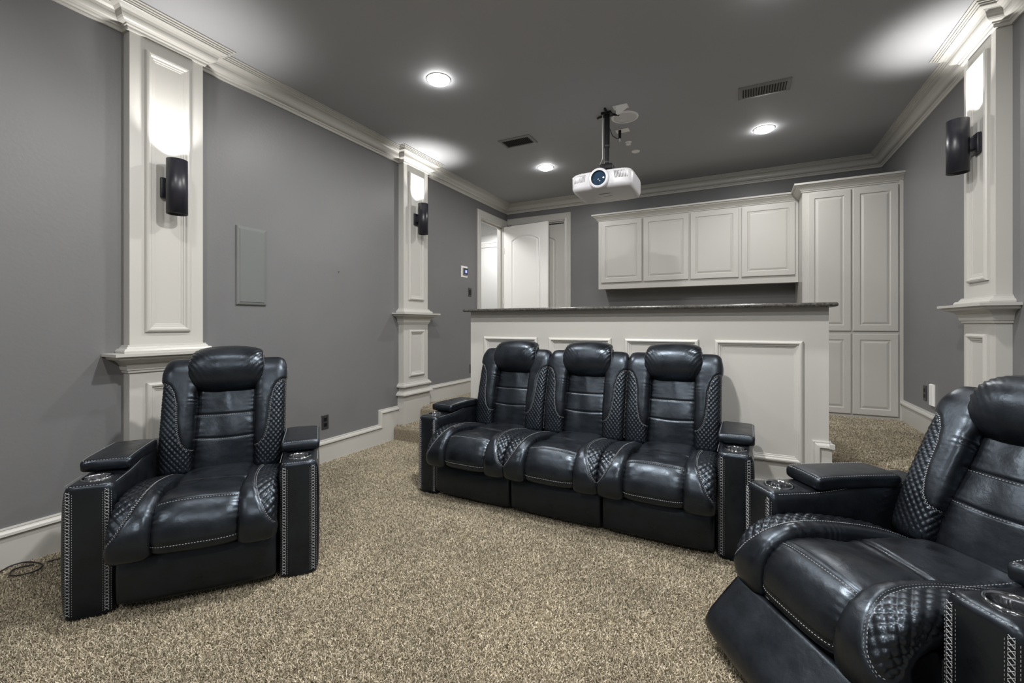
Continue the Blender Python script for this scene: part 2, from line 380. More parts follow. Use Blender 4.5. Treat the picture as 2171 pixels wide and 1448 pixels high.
# ------------------------------------------------------------------ pilasters
PM = [(0, 0), (0, 0.010), (0.005, 0.018), (0.014, 0.022), (0.023, 0.020), (0.030, 0.011), (0.039, 0.010), (0.041, 0.005), (0.050, 0.004), (0.052, 0.0015)]
def pilaster(xw, sg, y0, y1, dz, zbot, label):
    """sg=+1 on the left wall (faces +x)"""
    xf = xw + sg * PD
    root = thing('pilaster', label, 'pilaster', (xw, (y0 + y1) / 2, zbot))
    org = Vector((xw, (y0 + y1) / 2, zbot))
    def put(mb, name, m=M['trim']):
        mb.v = [tuple(Vector(v) - org) for v in mb.v]; return mb.build(name, m, root)
    pth = [(xw, y1, 0), (xf, y1, 0), (xf, y0, 0), (xw, y0, 0)] if sg > 0 else [(xw, y0, 0), (xf, y0, 0), (xf, y1, 0), (xw, y1, 0)]
    put(MB().box(min(xw, xf), max(xw, xf), y0, y1, zbot, 2.944), 'shaft')
    U = (0, 1, 0); N = (sg, 0, 0)
    put(MB().rings((y0 + 0.075, y1 - 0.08, 1.175 + dz * 1.06, 2.872), PM, (xf, 0, 0), U, (0, 0, 1), N), 'upper_panel')
    put(MB().rings((y0 + 0.080, y1 - 0.07, 0.362 + dz, 0.868 + dz), PM, (xf, 0, 0), U, (0, 0, 1), N), 'lower_panel')
    T = 1.052 + dz
    led = [(0, T - 0.118), (0.010, T - 0.116), (0.012, T - 0.104), (0.018, T - 0.100), (0.020, T - 0.090)] + [(0.020 + 0.058 * (1 - math.cos(R(t))), T - 0.088 + 0.052 * math.sin(R(t))) for t in (15, 35, 55, 75, 90)] + [(0.084, T - 0.030), (0.086, T - 0.020), (0.104, T - 0.016), (0.105, T), (0, T)]
    put(MB().sweep(pth, led, (0, 0, 1)), 'ledge')
    bs = [(0, T), (0.040, T), (0.042, T + 0.012), (0.034, T + 0.024), (0.022, T + 0.027), (0.018, T + 0.036), (0.014, T + 0.038), (0.013, T + 0.046), (0, T + 0.048)]
    put(MB().sweep(pth, bs, (0, 0, 1)), 'base_moulding')
    for k, (zt, pr_) in enumerate(((0.300 + dz, 0.030), (0.212 + dz, 0.042))):
        cp = [(0, zt), (pr_ * 0.4, zt - 0.002), (pr_ * 0.5, zt - 0.012), (pr_ * 0.8, zt - 0.020), (pr_, zt - 0.030), (pr_, zt - 0.042), (pr_ * 0.6, zt - 0.048), (0.014 if k else 0, zt - 0.052), (0, zt - 0.052)]
        put(MB().sweep(pth, cp, (0, 0, 1)), 'cap_moulding')
    zp = 0.17 + dz
    put(MB().sweep(pth, [(0, zp + 0.03), (0.016, zp + 0.03), (0.016, zbot), (0, zbot)], (0, 0, 1)), 'plinth')
    return root
pilaster(XL, 1, *P1, 0.0, 0.0, 'tall panelled pilaster on the grey wall behind the armchair left of the wall speaker')
pilaster(XL, 1, *P2, 0.293, 0.145, 'panelled pilaster between the wall speaker and the doorway, standing on the carpeted step')
pilaster(XR, -1, *P3, 0.293, PLAT, 'panelled pilaster on the right wall above the right-hand armchair')

# ------------------------------------------------------------------ sconces
def sconce(xw, sg, y, z0, label):
    xf = xw + sg * PD
    root = thing('wall_sconce', label, 'sconce', (xf, y, z0 + 0.165), 0, 'cylinder sconces on the pilasters')
    cx = sg * 0.098; r_ = 0.055; hh = 0.166
    mb = MB().lathe([(r_ - 0.004, -hh + 0.05), (r_ - 0.004, -hh), (r_, -hh), (r_, hh), (r_ - 0.004, hh), (r_ - 0.004, 0.0), (0.0, 0.0)], (cx, 0, 0), 48)
    mb.lathe([(r_ - 0.004, -hh + 0.012), (0, -hh + 0.012)], (cx, 0, 0), 48)
    mb.build('tube_shade', M['sconce'], root)
    x0, x1 = sorted((sg * 0.004, sg * 0.024)); MB().bbox(x0, x1, -0.05, 0.05, -0.062, 0.062, 0.004, 2).build('backplate', M['sconce'], root)
    x0, x1 = sorted((sg * 0.02, cx - sg * 0.045)); MB().bbox(x0, x1, -0.03, 0.03, -0.035, 0.035, 0.003, 2).build('arm', M['sconce'], root)
    MB().lathe([(0.0, 0.095), (0.02, 0.093), (0.032, 0.08), (0.034, 0.06), (0.02, 0.03), (0.014, 0.0)], (cx, 0, 0), 24).build('bulb', M['bulb'], root)
    l = bpy.data.lights.new('sconce_lamp', 'SPOT'); l.energy = SCONCE_POWER * 4; l.spot_size = R(98); l.spot_blend = 1.0; l.shadow_soft_size = 0.022; l.color = (1, 0.97, 0.93)
    o = bpy.data.objects.new('sconce_lamp', l); COL.objects.link(o); o.parent = root; o.location = (cx, 0, 0.122); o.rotation_euler = (math.pi, 0, 0)
    return root
sconce(XL, 1, 1.50, 1.90, 'black cylinder sconce on the pilaster behind the left armchair')
sconce(XL, 1, 3.895, 2.21, 'black cylinder sconce on the pilaster beside the doorway')
sconce(XR, -1, 3.79, 2.18, 'black cylinder sconce on the right-hand wall pilaster')

# ------------------------------------------------------------------ bar
bar = thing('bar_counter', 'greige panelled half-height bar wall with dark stone top behind the sofa', 'bar', (-0.8, 3.3, 0))
def bput(mb, name, m=M['trim'], parent=None):
    mb.v = [(v[0] + 0.8, v[1] - 3.3, v[2]) for v in mb.v]; return mb.build(name, m, parent or bar)
bput(MB().box(-2.091, 0.488, 3.30, 3.499, 0.0, 1.328), 'bar_body')
BM = [(0, 0), (0, 0.014), (0.004, 0.020), (0.013, 0.024), (0.020, 0.023), (0.026, 0.014), (0.034, 0.012), (0.037, 0.006), (0.044, 0.005), (0.046, 0.0015)]
for x0 in (-1.952, -1.352, -0.750, -0.148):
    bput(MB().rings((x0, x0 + 0.502, 0.338, 1.116), BM, (0, 3.30, 0), (1, 0, 0), (0, 0, 1), (0, -1, 0)), 'bar_panel')
mb = MB().sweep([(0.488, 3.30, 0.498), (0.402, 3.30, 0.498), (0.402, 3.30, 0.209), (-2.091, 3.30, 0.209)][::1], [(-a if False else -a, b_) for a, b_ in CAP], (0, -1, 0))
mb = MB().sweep([(-2.091, 3.30, 0.209), (0.402, 3.30, 0.209), (0.402, 3.30, 0.498), (0.488, 3.30, 0.498)], CAP, (0, -1, 0))
mb.box(-2.091, 0.46, 3.286, 3.30, 0, 0.17).box(0.44, 0.488, 3.286, 3.30, 0, 0.46)
mb.sweep([(0.488, 3.30, 0), (0.488, 3.5, 0)][::-1], BASE(0.498), (0, 0, 1)); mb.box(0.488, 0.502, 3.286, 3.5, 0, 0.46); mb.box(0.488, 0.516, 3.272, 3.30, 0.457, 0.484)
bput(mb, 'bar_baseboard')
bput(MB().bbox(-2.125, 0.525, 3.215, 3.66, 1.328, 1.354, 0.011, 4), 'stone_top', M['granite'])
bar.location = (-0.807, 3.33, 0); bar.scale = (1.009, 1, 1)

# ------------------------------------------------------------------ cabinets
DR = [(0, -0.020), (0, -0.005), (0.003, -0.001), (0.008, 0), (0.058, 0), (0.060, -0.004), (0.064, -0.0075), (0.070, -0.008), (0.074, -0.006), (0.088, -0.0015), (0.094, -0.001)]
def cab_door(x0, x1, z0, z1, yf, root, org):
    mb = MB().rings((x0, x1, z0, z1), DR, (0, yf - 0.02, 0), (1, 0, 0), (0, 0, 1), (0, -1, 0))
    mb.v = [tuple(Vector(v) - org) for v in mb.v]; return mb.build('door', M['trim'], root)
CC = lambda z: [(0, z), (0.008, z), (0.010, z + 0.012), (0.016, z + 0.014), (0.022, z + 0.024), (0.036, z + 0.038), (0.052, z + 0.050), (0.058, z + 0.054), (0.060, z + 0.064), (0.076, z + 0.066), (0.078, z + 0.084), (0, z + 0.084)]
uc = thing('wall_cabinet', 'greige four-door upper cabinet on the back wall above the bar', 'cabinet', (-0.55, 6.18, 1.707)); uo = Vector(uc.location)
def cput(mb, name, root, org, m=M['trim']):
    mb.v = [tuple(Vector(v) - org) for v in mb.v]; return mb.build(name, m, root)
cput(MB().box(-1.677, 0.584, 5.83, 6.18, 1.707, 2.600), 'carcass', uc, uo)
cput(MB().box(-1.677, 0.584, 5.83, 5.85, 1.690, 1.707), 'light_rail', uc, uo)
for a, b_ in ((-1.640, -1.109), (-1.087, -0.552), (-0.530, -0.005), (0.025, 0.553)): cab_door(a, b_, 1.772, 2.580, 5.83, uc, uo)
cput(MB().sweep([(0.586, 5.83, 0), (-1.677, 5.83, 0), (-1.677, 6.18, 0)][::-1], [(-a, b_) for a, b_ in CC(2.595)], (0, 0, 1)), 'cornice', uc, uo)
uc.children[-1].data.flip_normals()
tc = thing('tall_cabinet', 'greige full-height four-door pantry cabinet in the back right corner', 'cabinet', (0.99, 6.18, PLAT)); to = Vector(tc.location)
cput(MB().box(0.586, 1.392, 5.50, 6.18, PLAT, 2.605), 'carcass', tc, to)
cput(MB().box(1.372, 1.399, 5.485, 5.50, PLAT, 2.60), 'filler_strip', tc, to)
for a, b_ in ((0.632, 0.994), (1.006, 1.362)):
    cab_door(a, b_, 1.155, 2.572, 5.50, tc, to); cab_door(a, b_, 0.330, 1.128, 5.50, tc, to)
cput(MB().sweep([(0.586, 6.18, 0), (0.586, 5.50, 0), (1.399, 5.50, 0)], [(-a, b_) for a, b_ in CC(2.592)], (0, 0, 1)), 'cornice', tc, to)

# ------------------------------------------------------------------ ceiling fixtures
LBL = ['round recessed ceiling light nearest above the left armchair', 'round recessed ceiling light left of the projector near the doorway corner', 'round recessed ceiling light right of the projector above the cabinets', 'round recessed ceiling light over the right end of the sofa', 'round recessed ceiling light over the left armchair', 'round recessed ceiling light over the right armchair', 'round recessed ceiling light at the front left of the room', 'round recessed ceiling light at the front right of the room', 'round recessed ceiling light at the middle of the room']
for i, (x, y) in enumerate(CANS):
    c = thing('recessed_light', LBL[i] if i < 9 else '', 'ceiling light', (x, y, CEIL), 0, 'recessed ceiling lights' if i < 3 else 'recessed lights out of view')
    MB().lathe([(0.092, 0.0), (0.091, -0.003), (0.084, -0.005), (0.080, -0.004)], n=48).build('trim_ring', M['whiteplastic'], c)
    MB().lathe([(0.083, -0.004), (0.076, -0.016), (0.060, -0.024), (0.04, -0.028), (0.0, -0.030)], n=48).build('diffuser', M['lamp'], c)
def vent(x0, x1, y0, y1, n, label, m):
    c = thing('ceiling_vent', label, 'vent', ((x0 + x1) / 2, (y0 + y1) / 2, CEIL)); w_, d_ = (x1 - x0) / 2, (y1 - y0) / 2
    MB().rings((-w_, w_, -d_, d_), [(0, 0), (0.004, 0.006), (0.028, 0.009), (0.030, 0.002), (0.031, 0.002)], (0, 0, -0.0), (1, 0, 0), (0, 1, 0), (0, 0, -1)).build('backing', M['slot'], c)
    mb = MB().sweep([(-w_, -d_, 0), (-w_, d_, 0), (w_, d_, 0), (w_, -d_, 0)], [(0, 0.0), (0.0, 0.003), (0.004, 0.008), (0.030, 0.011), (0.033, 0.004)], (0, 0, -1), closed=True)
    mb.build('frame', m, c)
    iw = w_ - 0.034
    base = None
    for k in range(n):
        x = -iw + 2 * iw * (k + 0.5) / n
        if base is None:
            base = MB().add([(-0.0055, -d_ + 0.03, -0.003), (0.0045, -d_ + 0.03, -0.012), (0.0058, -d_ + 0.03, -0.011), (-0.0042, -d_ + 0.03, -0.002), (-0.0055, d_ - 0.03, -0.003), (0.0045, d_ - 0.03, -0.012), (0.0058, d_ - 0.03, -0.011), (-0.0042, d_ - 0.03, -0.002)], [(0, 1, 2, 3), (7, 6, 5, 4), (0, 4, 5, 1), (1, 5, 6, 2), (2, 6, 7, 3), (3, 7, 4, 0)]).build('slat', m, c); base.location.x = x
        else:
            s_ = base.copy(); COL.objects.link(s_); s_.parent = c; s_.location.x = x
    return c
vent(-2.168, -1.817, 3.920, 4.135, 14, 'grey slatted ceiling vent left of the projector', M['vent'])
vent(-0.006, 0.355, 3.905, 4.110, 16, 'grey slatted ceiling vent right of the projector mount', M['vent'])
c = thing('ceiling_speaker', 'white round ceiling speaker right of the projector pole', 'speaker', (-0.907, 3.985, CEIL))
MB().lathe([(0.118, 0), (0.117, -0.006), (0.112, -0.009), (0.100, -0.009), (0.098, -0.005)], n=56).build('bezel', M['whiteplastic'], c)
MB().lathe([(0.099, -0.004), (0.09, -0.005), (0.0, -0.007)], n=56).build('grille', M['grille'], c)
c = thing('ceiling_cover_plate', 'white rectangular ceiling plate with tipped cable hood behind the ceiling speaker', 'cover plate', (-0.895, 3.780, CEIL))
MB().bbox(-0.062, 0.062, -0.040, 0.040, -0.006, -0.0003, 0.002, 1).build('plate', M['whiteplastic'], c)
MB().add([(-0.03, -0.035, -0.006), (0.05, -0.03, -0.006), (0.05, 0.03, -0.006), (-0.03, 0.035, -0.006), (-0.035, -0.02, -0.06), (-0.028, 0.02, -0.06)], [(0, 1, 4), (1, 2, 5, 4), (2, 3, 5), (3, 0, 4, 5), (0, 3, 2, 1)]).build('cable_hood', M['whiteplastic'], c)
c = thing('ceiling_outlet', 'white rectangular ceiling outlet plate with a black plug hanging from it', 'outlet', (-0.99, 4.253, CEIL))
MB().bbox(-0.062, 0.062, -0.040, 0.040, -0.006, -0.0003, 0.002, 1).build('plate', M['whiteplastic'], c)
p = thing('power_plug', 'black power plug in the ceiling outlet with its lead going to the projector pole', 'plug', (-1.01, 4.23, CEIL - 0.006))
MB().cyl((0, 0), 0.014, -0.04, 0, 12).cyl((0, 0), 0.013, -0.075, -0.04, 12, None).build('plug_body', M['blackplastic'], p)
MB().cyl((0, 0), 0.005, -0.105, -0.075, 8).build('plug_tip', M['whiteplastic'], p)
MB().tube([(0, 0, -0.07), (-0.02, -0.03, -0.085), (-0.05, -0.08, -0.07), (-0.06, -0.2, -0.01), (-0.03, -0.33, 0.0)], 0.004, 6).build('lead', M['cable'], p)
c = thing('sprinkler_head', 'small silver sprinkler head in the ceiling beyond the plug', 'sprinkler', (-1.0, 4.555, CEIL))
MB().lathe([(0.032, 0), (0.031, -0.003), (0.01, -0.005), (0.008, -0.02), (0.026, -0.022), (0.026, -0.024), (0, -0.025)], n=24).build('escutcheon', M['whiteplastic'], c)
tag(MB().lathe([(0.042, 0), (0.041, -0.006), (0.036, -0.008), (0, -0.008)], n=32).build('ceiling_cover_disc', M['whiteplastic']), 'small white round cover disc on the ceiling above the projector', 'cover plate').location = (-0.983, 4.828, CEIL)

# ------------------------------------------------------------------ projector and its mount
pm = thing('projector_mount', 'black telescopic ceiling pole carrying the projector', 'mount', (-1.03, 3.845, CEIL))
MB().cyl((0, 0), 0.024, -0.29, -0.01, 24).cyl((0, 0), 0.020, -0.46, -0.28, 24).build('pole', M['blackplastic'], pm)
MB().cyl((0, 0), 0.0255, -0.30, -0.285, 24).build('collar', M['plate'], pm)
MB().cyl((0, 0), 0.022, -0.435, -0.425, 24).build('collar', M['plate'], pm)
mb = MB()
for a in (35, 155, 275): 
    dx, dy = math.cos(R(a)), math.sin(R(a)); mb.tube([(0, 0, -0.010), (dx * 0.11, dy * 0.11, -0.008)], 0.010, 4)
mb.bbox(-0.045, 0.045, -0.04, 0.04, -0.02, -0.001, 0.003, 1); mb.build('ceiling_bracket', M['blackplastic'], pm)
mb = MB().bbox(-0.055, 0.055, -0.05, 0.05, -0.505, -0.455, 0.008, 2); mb.bbox(-0.13, 0.13, -0.012, 0.012, -0.525, -0.505, 0.003, 1); mb.bbox(-0.012, 0.012, -0.12, 0.12, -0.525, -0.505, 0.003, 1)
mb.build('projector_bracket', M['blackplastic'], pm)
pj = thing('projector', 'white ceiling-mounted projector with a large central lens', 'projector', (-1.03, 3.845, 2.43))
# shell: superellipse stack, tapering to the underside, front slightly bowed
def shell(levels, n=96, ex=8.0):
    vs = []; fs = []
    for (z, hw, hd, yo) in levels:
        for i in range(n):
            a = 2 * math.pi * i / n; ca, sa = math.cos(a), math.sin(a)
            x = hw * math.copysign(abs(ca) ** (2 / ex), ca); y = hd * math.copysign(abs(sa) ** (2 / ex), sa) + yo
            if y < yo: y -= 0.02 * (1 - (x / hw) ** 2)
            vs.append((x, y, z))
    for k in range(len(levels) - 1):
        for i in range(n): fs.append((k * n + i, k * n + (i + 1) % n, (k + 1) * n + (i + 1) % n, (k + 1) * n + i))
    fs.append(tuple(range(n))[::-1]); fs.append(tuple(range((len(levels) - 1) * n, len(levels) * n)))
    return vs, fs
vs, fs = shell([(-0.084, 0.215, 0.185, 0.012), (-0.082, 0.232, 0.198, 0.008), (-0.072, 0.248, 0.212, 0.003), (-0.055, 0.257, 0.220, 0.0), (-0.045, 0.259, 0.222, 0.0), (0.035, 0.260, 0.223, 0.0), (0.055, 0.256, 0.219, 0.0), (0.066, 0.246, 0.210, 0.0), (0.071, 0.230, 0.195, 0.0)])
MB().add(vs, fs, True).build('housing', M['projector'], pj)
MB().lathe([(0.062, -0.012), (0.077, -0.012), (0.083, -0.006), (0.086, 0.03)], (0, -0.258, -0.004), 48, 'y').build('lens_bezel', M['projector'], pj)
MB().lathe([(0.068, -0.0055), (0.066, 0.0), (0.056, 0.016)], (0, -0.264, -0.004), 48, 'y').build('lens_barrel', M['blackplastic'], pj)
MB().lathe([(0.066, -0.003), (0.050, -0.007), (0.025, -0.011), (0.0, -0.012)], (0.0, -0.250, -0.004), 48, 'y').build('lens', M['lens'], pj)
for sx in (-1, 1):
    for k in range(9):
        x = sx * (0.132 + 0.0115 * k)
        yy = -(0.223 * (1 - (abs(x) / 0.26) ** 8.0) ** 0.125 + 0.02 * (1 - (x / 0.26) ** 2)) - 0.001
        MB().add([(x - 0.0028, yy, -0.012), (x + 0.0028, yy, -0.012), (x + 0.0028 - sx * 0.010, yy, 0.046), (x - 0.0028 - sx * 0.010, yy, 0.046), (x - 0.0028, yy + 0.004, -0.012), (x + 0.0028, yy + 0.004, -0.012), (x + 0.0028 - sx * 0.010, yy + 0.004, 0.046), (x - 0.0028 - sx * 0.010, yy + 0.004, 0.046)], [(0, 1, 2, 3), (0, 4, 5, 1), (3, 2, 6, 7), (0, 3, 7, 4), (1, 5, 6, 2)]).build('vent_slot', M['plate'] if sx > 0 else M['vent'], pj)
MB().bbox(-0.05, 0.05, -0.085, -0.065, -0.0850, -0.0838, 0.0005, 1).build('marking', M['vent'], pj)
MB().bbox(-0.03, 0.045, 0.002, 0.010, -0.0850, -0.0838, 0.0005, 1).build('marking', M['vent'], pj)
for x, y in ((-0.17, -0.17), (-0.21, -0.11), (0.13, -0.12), (0.16, -0.13)): MB().cyl((x, y), 0.006, 0.064, 0.085, 10).build('mounting_foot', M['whiteplastic'], pj)
tag(MB().tube([(0.012, -0.026, -0.01), (0.012, -0.028, -0.2), (0.014, -0.03, -0.4), (0.0, -0.06, -0.46)], 0.003, 6).build('signal_cable', M['whiteplastic']), 'thin white cable running down the projector pole', 'cable').location = (-1.075, 3.845, CEIL)

# ------------------------------------------------------------------ wall fittings
def plate_on(xw, sg, y0, y1, z0, z1, name, label, cat, m, parts=None, th=0.006):
    c = thing(name, label, cat, (xw, (y0 + y1) / 2, (z0 + z1) / 2))
    hy, hz = (y1 - y0) / 2, (z1 - z0) / 2
    MB().rings((-hy, hy, -hz, hz), [(0, 0), (0.0005, th * 0.5), (0.004, th), (0.008, th)], (0, 0, 0), (0, 1, 0), (0, 0, 1), (sg, 0, 0)).build('plate', m, c)
    for (nm, a0, a1, b0, b1, t0, t1, mm) in (parts or []):
        x0, x1 = sorted((sg * t0, sg * t1)); MB().bbox(x0, x1, a0, a1, b0, b1, 0.0015, 1).build(nm, mm, c)
    return c
c = thing('wall_speaker', 'flat grey rectangular wall speaker panel on the left wall between the two pilasters', 'speaker', (XL, 2.072, 1.653))
MB().rings((-0.115, 0.115, -0.290, 0.290), [(0, 0), (0.002, 0.010), (0.008, 0.014), (0.020, 0.016)], (0, 0, 0), (0, 1, 0), (0, 0, 1), (1, 0, 0)).build('frame', M['speaker'], c)
MB().rings((-0.094, 0.094, -0.268, 0.268), [(0, 0.0162), (0.002, 0.019), (0.004, 0.0195)], (0, 0, 0), (0, 1, 0), (0, 0, 1), (1, 0, 0)).build('grille', M['speaker'], c)
S_ = M['slot']
OUT = [('receptacle', -0.017, 0.017, 0.008, 0.040, 0.005, 0.008, M['blackplastic']), ('receptacle', -0.017, 0.017, -0.040, -0.008, 0.005, 0.008, M['blackplastic'])]
plate_on(XL, 1, 2.702, 2.776, 0.298, 0.424, 'wall_outlet', 'charcoal power outlet low on the left wall beside the left armchair', 'outlet', M['plate'], OUT)
plate_on(XL, 1, 5.068, 5.142, 1.596, 1.716, 'light_switch', 'charcoal light switch plate below the thermostat beside the doorway', 'switch', M['plate'], [('rocker', -0.018, 0.018, -0.034, 0.034, 0.005, 0.013, M['blackplastic'])])
plate_on(XL, 1, 5.10, 5.17, 0.56, 0.68, 'wall_outlet', 'charcoal outlet on the left wall at the edge of the bar', 'outlet', M['plate'], OUT)
c = plate_on(XL, 1, 4.893, 5.043, 1.845, 1.995, 'thermostat', 'white square wall plate with a small blue-lit thermostat left of the doorway', 'thermostat', M['whiteplastic'], [('body', -0.045, 0.055, -0.045, 0.048, 0.005, 0.024, M['vent']), ('display', -0.038, 0.050, -0.036, 0.040, 0.0235, 0.026, M['blackplastic']), ('screen', -0.022, 0.034, -0.020, 0.024, 0.0255, 0.0272, M['screen']), ('readout', -0.004, 0.014, -0.012, 0.014, 0.0270, 0.0280, M['screen2'])])
plate_on(XR, -1, 4.895, 4.965, 0.578, 0.706, 'wall_outlet', 'charcoal outlet low on the right wall left of the white plate', 'outlet', M['plate'], OUT)
plate_on(XR, -1, 4.720, 4.800, 0.560, 0.735, 'wall_plate', 'white blank wall plate low on the right wall', 'wall plate', M['whiteplastic'], [('slot', -0.03, 0.02, 0.062, 0.067, 0.0055, 0.0068, M['vent'])], 0.016)
tag(MB().cyl((0, 0), 0.003, 0, 0.012, 8, axis='x').build('nail', M['plate']), 'small dark nail in the left wall above the outlet', 'nail').location = (XL, 2.885, 1.70)

# loose cable by the left wall
import itertools
def cr(pts, n=8):
    P = [Vector(p) for p in pts]; out = []
    for i in range(len(P) - 1):
        p0, p1, p2, p3 = P[max(i - 1, 0)], P[i], P[i + 1], P[min(i + 2, len(P) - 1)]
        for k in range(n):
            t = k / n; out.append(0.5 * ((2 * p1) + (p2 - p0) * t + (2 * p0 - 5 * p1 + 4 * p2 - p3) * t * t + (3 * p1 - p0 - 3 * p2 + p3) * t ** 3))
    out.append(P[-1]); return out
cab = cr([(-3.158, 0.737, 0.021), (-3.193, 0.791, 0.021), (-3.222, 0.838, 0.021), (-3.206, 0.883, 0.021), (-3.144, 0.907, 0.021), (-3.092, 0.909, 0.021), (-3.053, 0.881, 0.021), (-3.053, 0.848, 0.021), (-3.075, 0.815, 0.021), (-3.109, 0.802, 0.021), (-3.154, 0.82, 0.021), (-3.162, 0.854, 0.021), (-3.136, 0.891, 0.021)])
tag(MB().tube(cab, 0.0035, 6).build('loose_cable', M['cable']), 'thin black cable looped on the carpet by the left baseboard', 'cable')
tag(MB().tube(cr([(-3.119, 0.934, 0.019), (-3.112, 0.958, 0.019), (-3.1, 0.99, 0.019)]), 0.0035, 6).build('loose_cable', M['cable']), 'short stretch of black cable running behind the left armchair', 'cable')

# ------------------------------------------------------------------ recliner seating
rng = np.random.RandomState(3)
def catmull(pts, n):
    P = np.array(pts, float); P = np.vstack([2 * P[0] - P[1], P, 2 * P[-1] - P[-2]]); out = []
    m_ = len(P) - 3
    for i in range(m_):
        p0, p1, p2, p3 = P[i:i + 4]; t = np.linspace(0, 1, n, endpoint=False)[:, None]
        out.append(0.5 * ((2 * p1) + (p2 - p0) * t + (2 * p0 - 5 * p1 + 4 * p2 - p3) * t ** 2 + (3 * p1 - p0 - 3 * p2 + p3) * t ** 3))
    out.append(P[-2][None]); return np.vstack(out)
def smooth01(x): x = np.clip(x, 0, 1); return x * x * (3 - 2 * x)
_ph = rng.uniform(0, 6.28, (40, 3)); _fr = rng.normal(0, 1, (40, 2))
def wob(S, L, f, k0=0, n=7):
    o = np.zeros_like(S)
    for k in range(n): o += np.sin(f * (_fr[k0 + k, 0] * S + _fr[k0 + k, 1] * L) + _ph[k0 + k, 0])
    return o / math.sqrt(n)
def s_at_z(l, z):
    """arc length where a front-falling profile passes height z"""
    m_ = l.yf < 0.02; i = np.where(m_ & (l.zf < z))[0][0]; return l.sv[i - 1] + (l.sv[i] - l.sv[i - 1]) * (l.zf[i - 1] - z) / (l.zf[i - 1] - l.zf[i])
class Loft:
    """closed cushion swept along a side profile (y,z); superelliptic section across x"""
    def __init__(s, prof, xl, xr, th, sign=1, ns=60, na=48, ex=4.0, er=0.04, ew=0.02, disp=None, ey=None):
        C = catmull(prof, 24); seg = np.linalg.norm(np.diff(C, axis=0), axis=1); cs = np.concatenate([[0], np.cumsum(seg)]); L = cs[-1]; s.L = L
        ne = 7; e_ = er * (1 - np.cos(np.linspace(0, math.pi / 2, ne)))
        sv = np.concatenate([e_[:-1], np.linspace(er, L - er, ns), (L - e_[::-1])[1:]]); s.sv = sv
        s.yf = np.interp(sv, cs, C[:, 0]); s.zf = np.interp(sv, cs, C[:, 1])
        y = np.interp(sv, cs, C[:, 0]); z = np.interp(sv, cs, C[:, 1])
        ty = np.gradient(y, sv); tz = np.gradient(z, sv)
        k = np.ones(5) / 5
        def sm(a): return np.convolve(np.pad(a, 2, mode='edge'), k, 'valid')
        ty, tz = sm(ty), sm(tz); l = np.hypot(ty, tz); ty, tz = ty / l, tz / l
        Ny, Nz = (-tz, ty) if sign > 0 else (tz, -ty)
        f = lambda q: (np.interp(sv / L, [a for a, _ in q], [b_ for _, b_ in q]) if isinstance(q, (list, tuple)) else np.full_like(sv, q))
        x0, x1, t_ = f(xl), f(xr), f(th)
        d = np.minimum(sv, L - sv); e = np.sqrt(np.clip(1 - (1 - np.clip(d / er, 0, 1)) ** 2, 0, 1)); e = np.maximum(e, 0.02)
        xc = (x0 + x1) / 2; hw = (x1 - x0) / 2 - ew * (1 - e); ht = t_ / 2 * e
        # unit section resampled by arc length
        a = np.linspace(0, 2 * math.pi, 2001)
        cx = np.sign(np.cos(a)) * np.abs(np.cos(a)) ** (2 / ex); cn = np.sign(np.sin(a)) * np.abs(np.sin(a)) ** (2 / ex)
        asp = float(np.mean(t_ / 2) / np.mean((x1 - x0) / 2))
        al = np.concatenate([[0], np.cumsum(np.hypot(np.diff(cx), np.diff(cn) * asp))]); ai = np.linspace(0, al[-1], na, endpoint=False)
        ux = np.interp(ai, al, cx); un = np.interp(ai, al, cn); s.ux, s.un = ux, un
        cy = y - Ny * t_ / 2; cz = z - Nz * t_ / 2
        P = np.zeros((len(sv), na, 3))
        P[:, :, 0] = xc[:, None] + hw[:, None] * ux[None]
        P[:, :, 1] = cy[:, None] + (ht * Ny)[:, None] * un[None]
        P[:, :, 2] = cz[:, None] + (ht * Nz)[:, None] * un[None]
        def normals(P):
            du = np.gradient(P, axis=0); dv = np.roll(P, -1, 1) - np.roll(P, 1, 1); n_ = np.cross(dv, du)
            n_ /= np.maximum(np.linalg.norm(n_, axis=2, keepdims=True), 1e-9)
            c = P.mean(axis=1, keepdims=True); 
            if ((P - c) * n_).sum() < 0: n_ = -n_
            return n_
        n_ = normals(P)
        if disp is not None:
            S = np.repeat(sv[:, None], na, 1); Q = np.repeat(ux[None], len(sv), 0); Nn = np.repeat(un[None], len(sv), 0)
            arc_ = np.interp(ai, al, al); LA = np.repeat((arc_ * np.mean((x1 - x0) / 2))[None], len(sv), 0)
            s.hw = float(np.mean((x1 - x0) / 2))
            ef = smooth01(np.repeat(d[:, None], na, 1) / (er * 0.8))
            P = P + n_ * (disp(S, Q, Nn, LA, s) * ef)[:, :, None]
            n_ = normals(P)
        s.P, s.N, s.na = P, n_, na
        s.order = [i for i in range(na) if un[i] > 0.02]; s.order.sort(key=lambda i: ux[i])
    def mesh(s):
        ns, na = s.P.shape[:2]; idx = np.arange(ns * na).reshape(ns, na)
        a = idx[:-1]; b_ = idx[1:]; f = np.stack([a, np.roll(a, -1, 1), np.roll(b_, -1, 1), b_], -1).reshape(-1, 4).tolist()
        f += [tuple(idx[0][::-1]), tuple(idx[-1])]
        me = mesh_from(s.P.reshape(-1, 3).tolist(), f, True)
        bm = bmesh.new(); bm.from_mesh(me); bmesh.ops.recalc_face_normals(bm, faces=bm.faces); bm.to_mesh(me); bm.free()
        return me
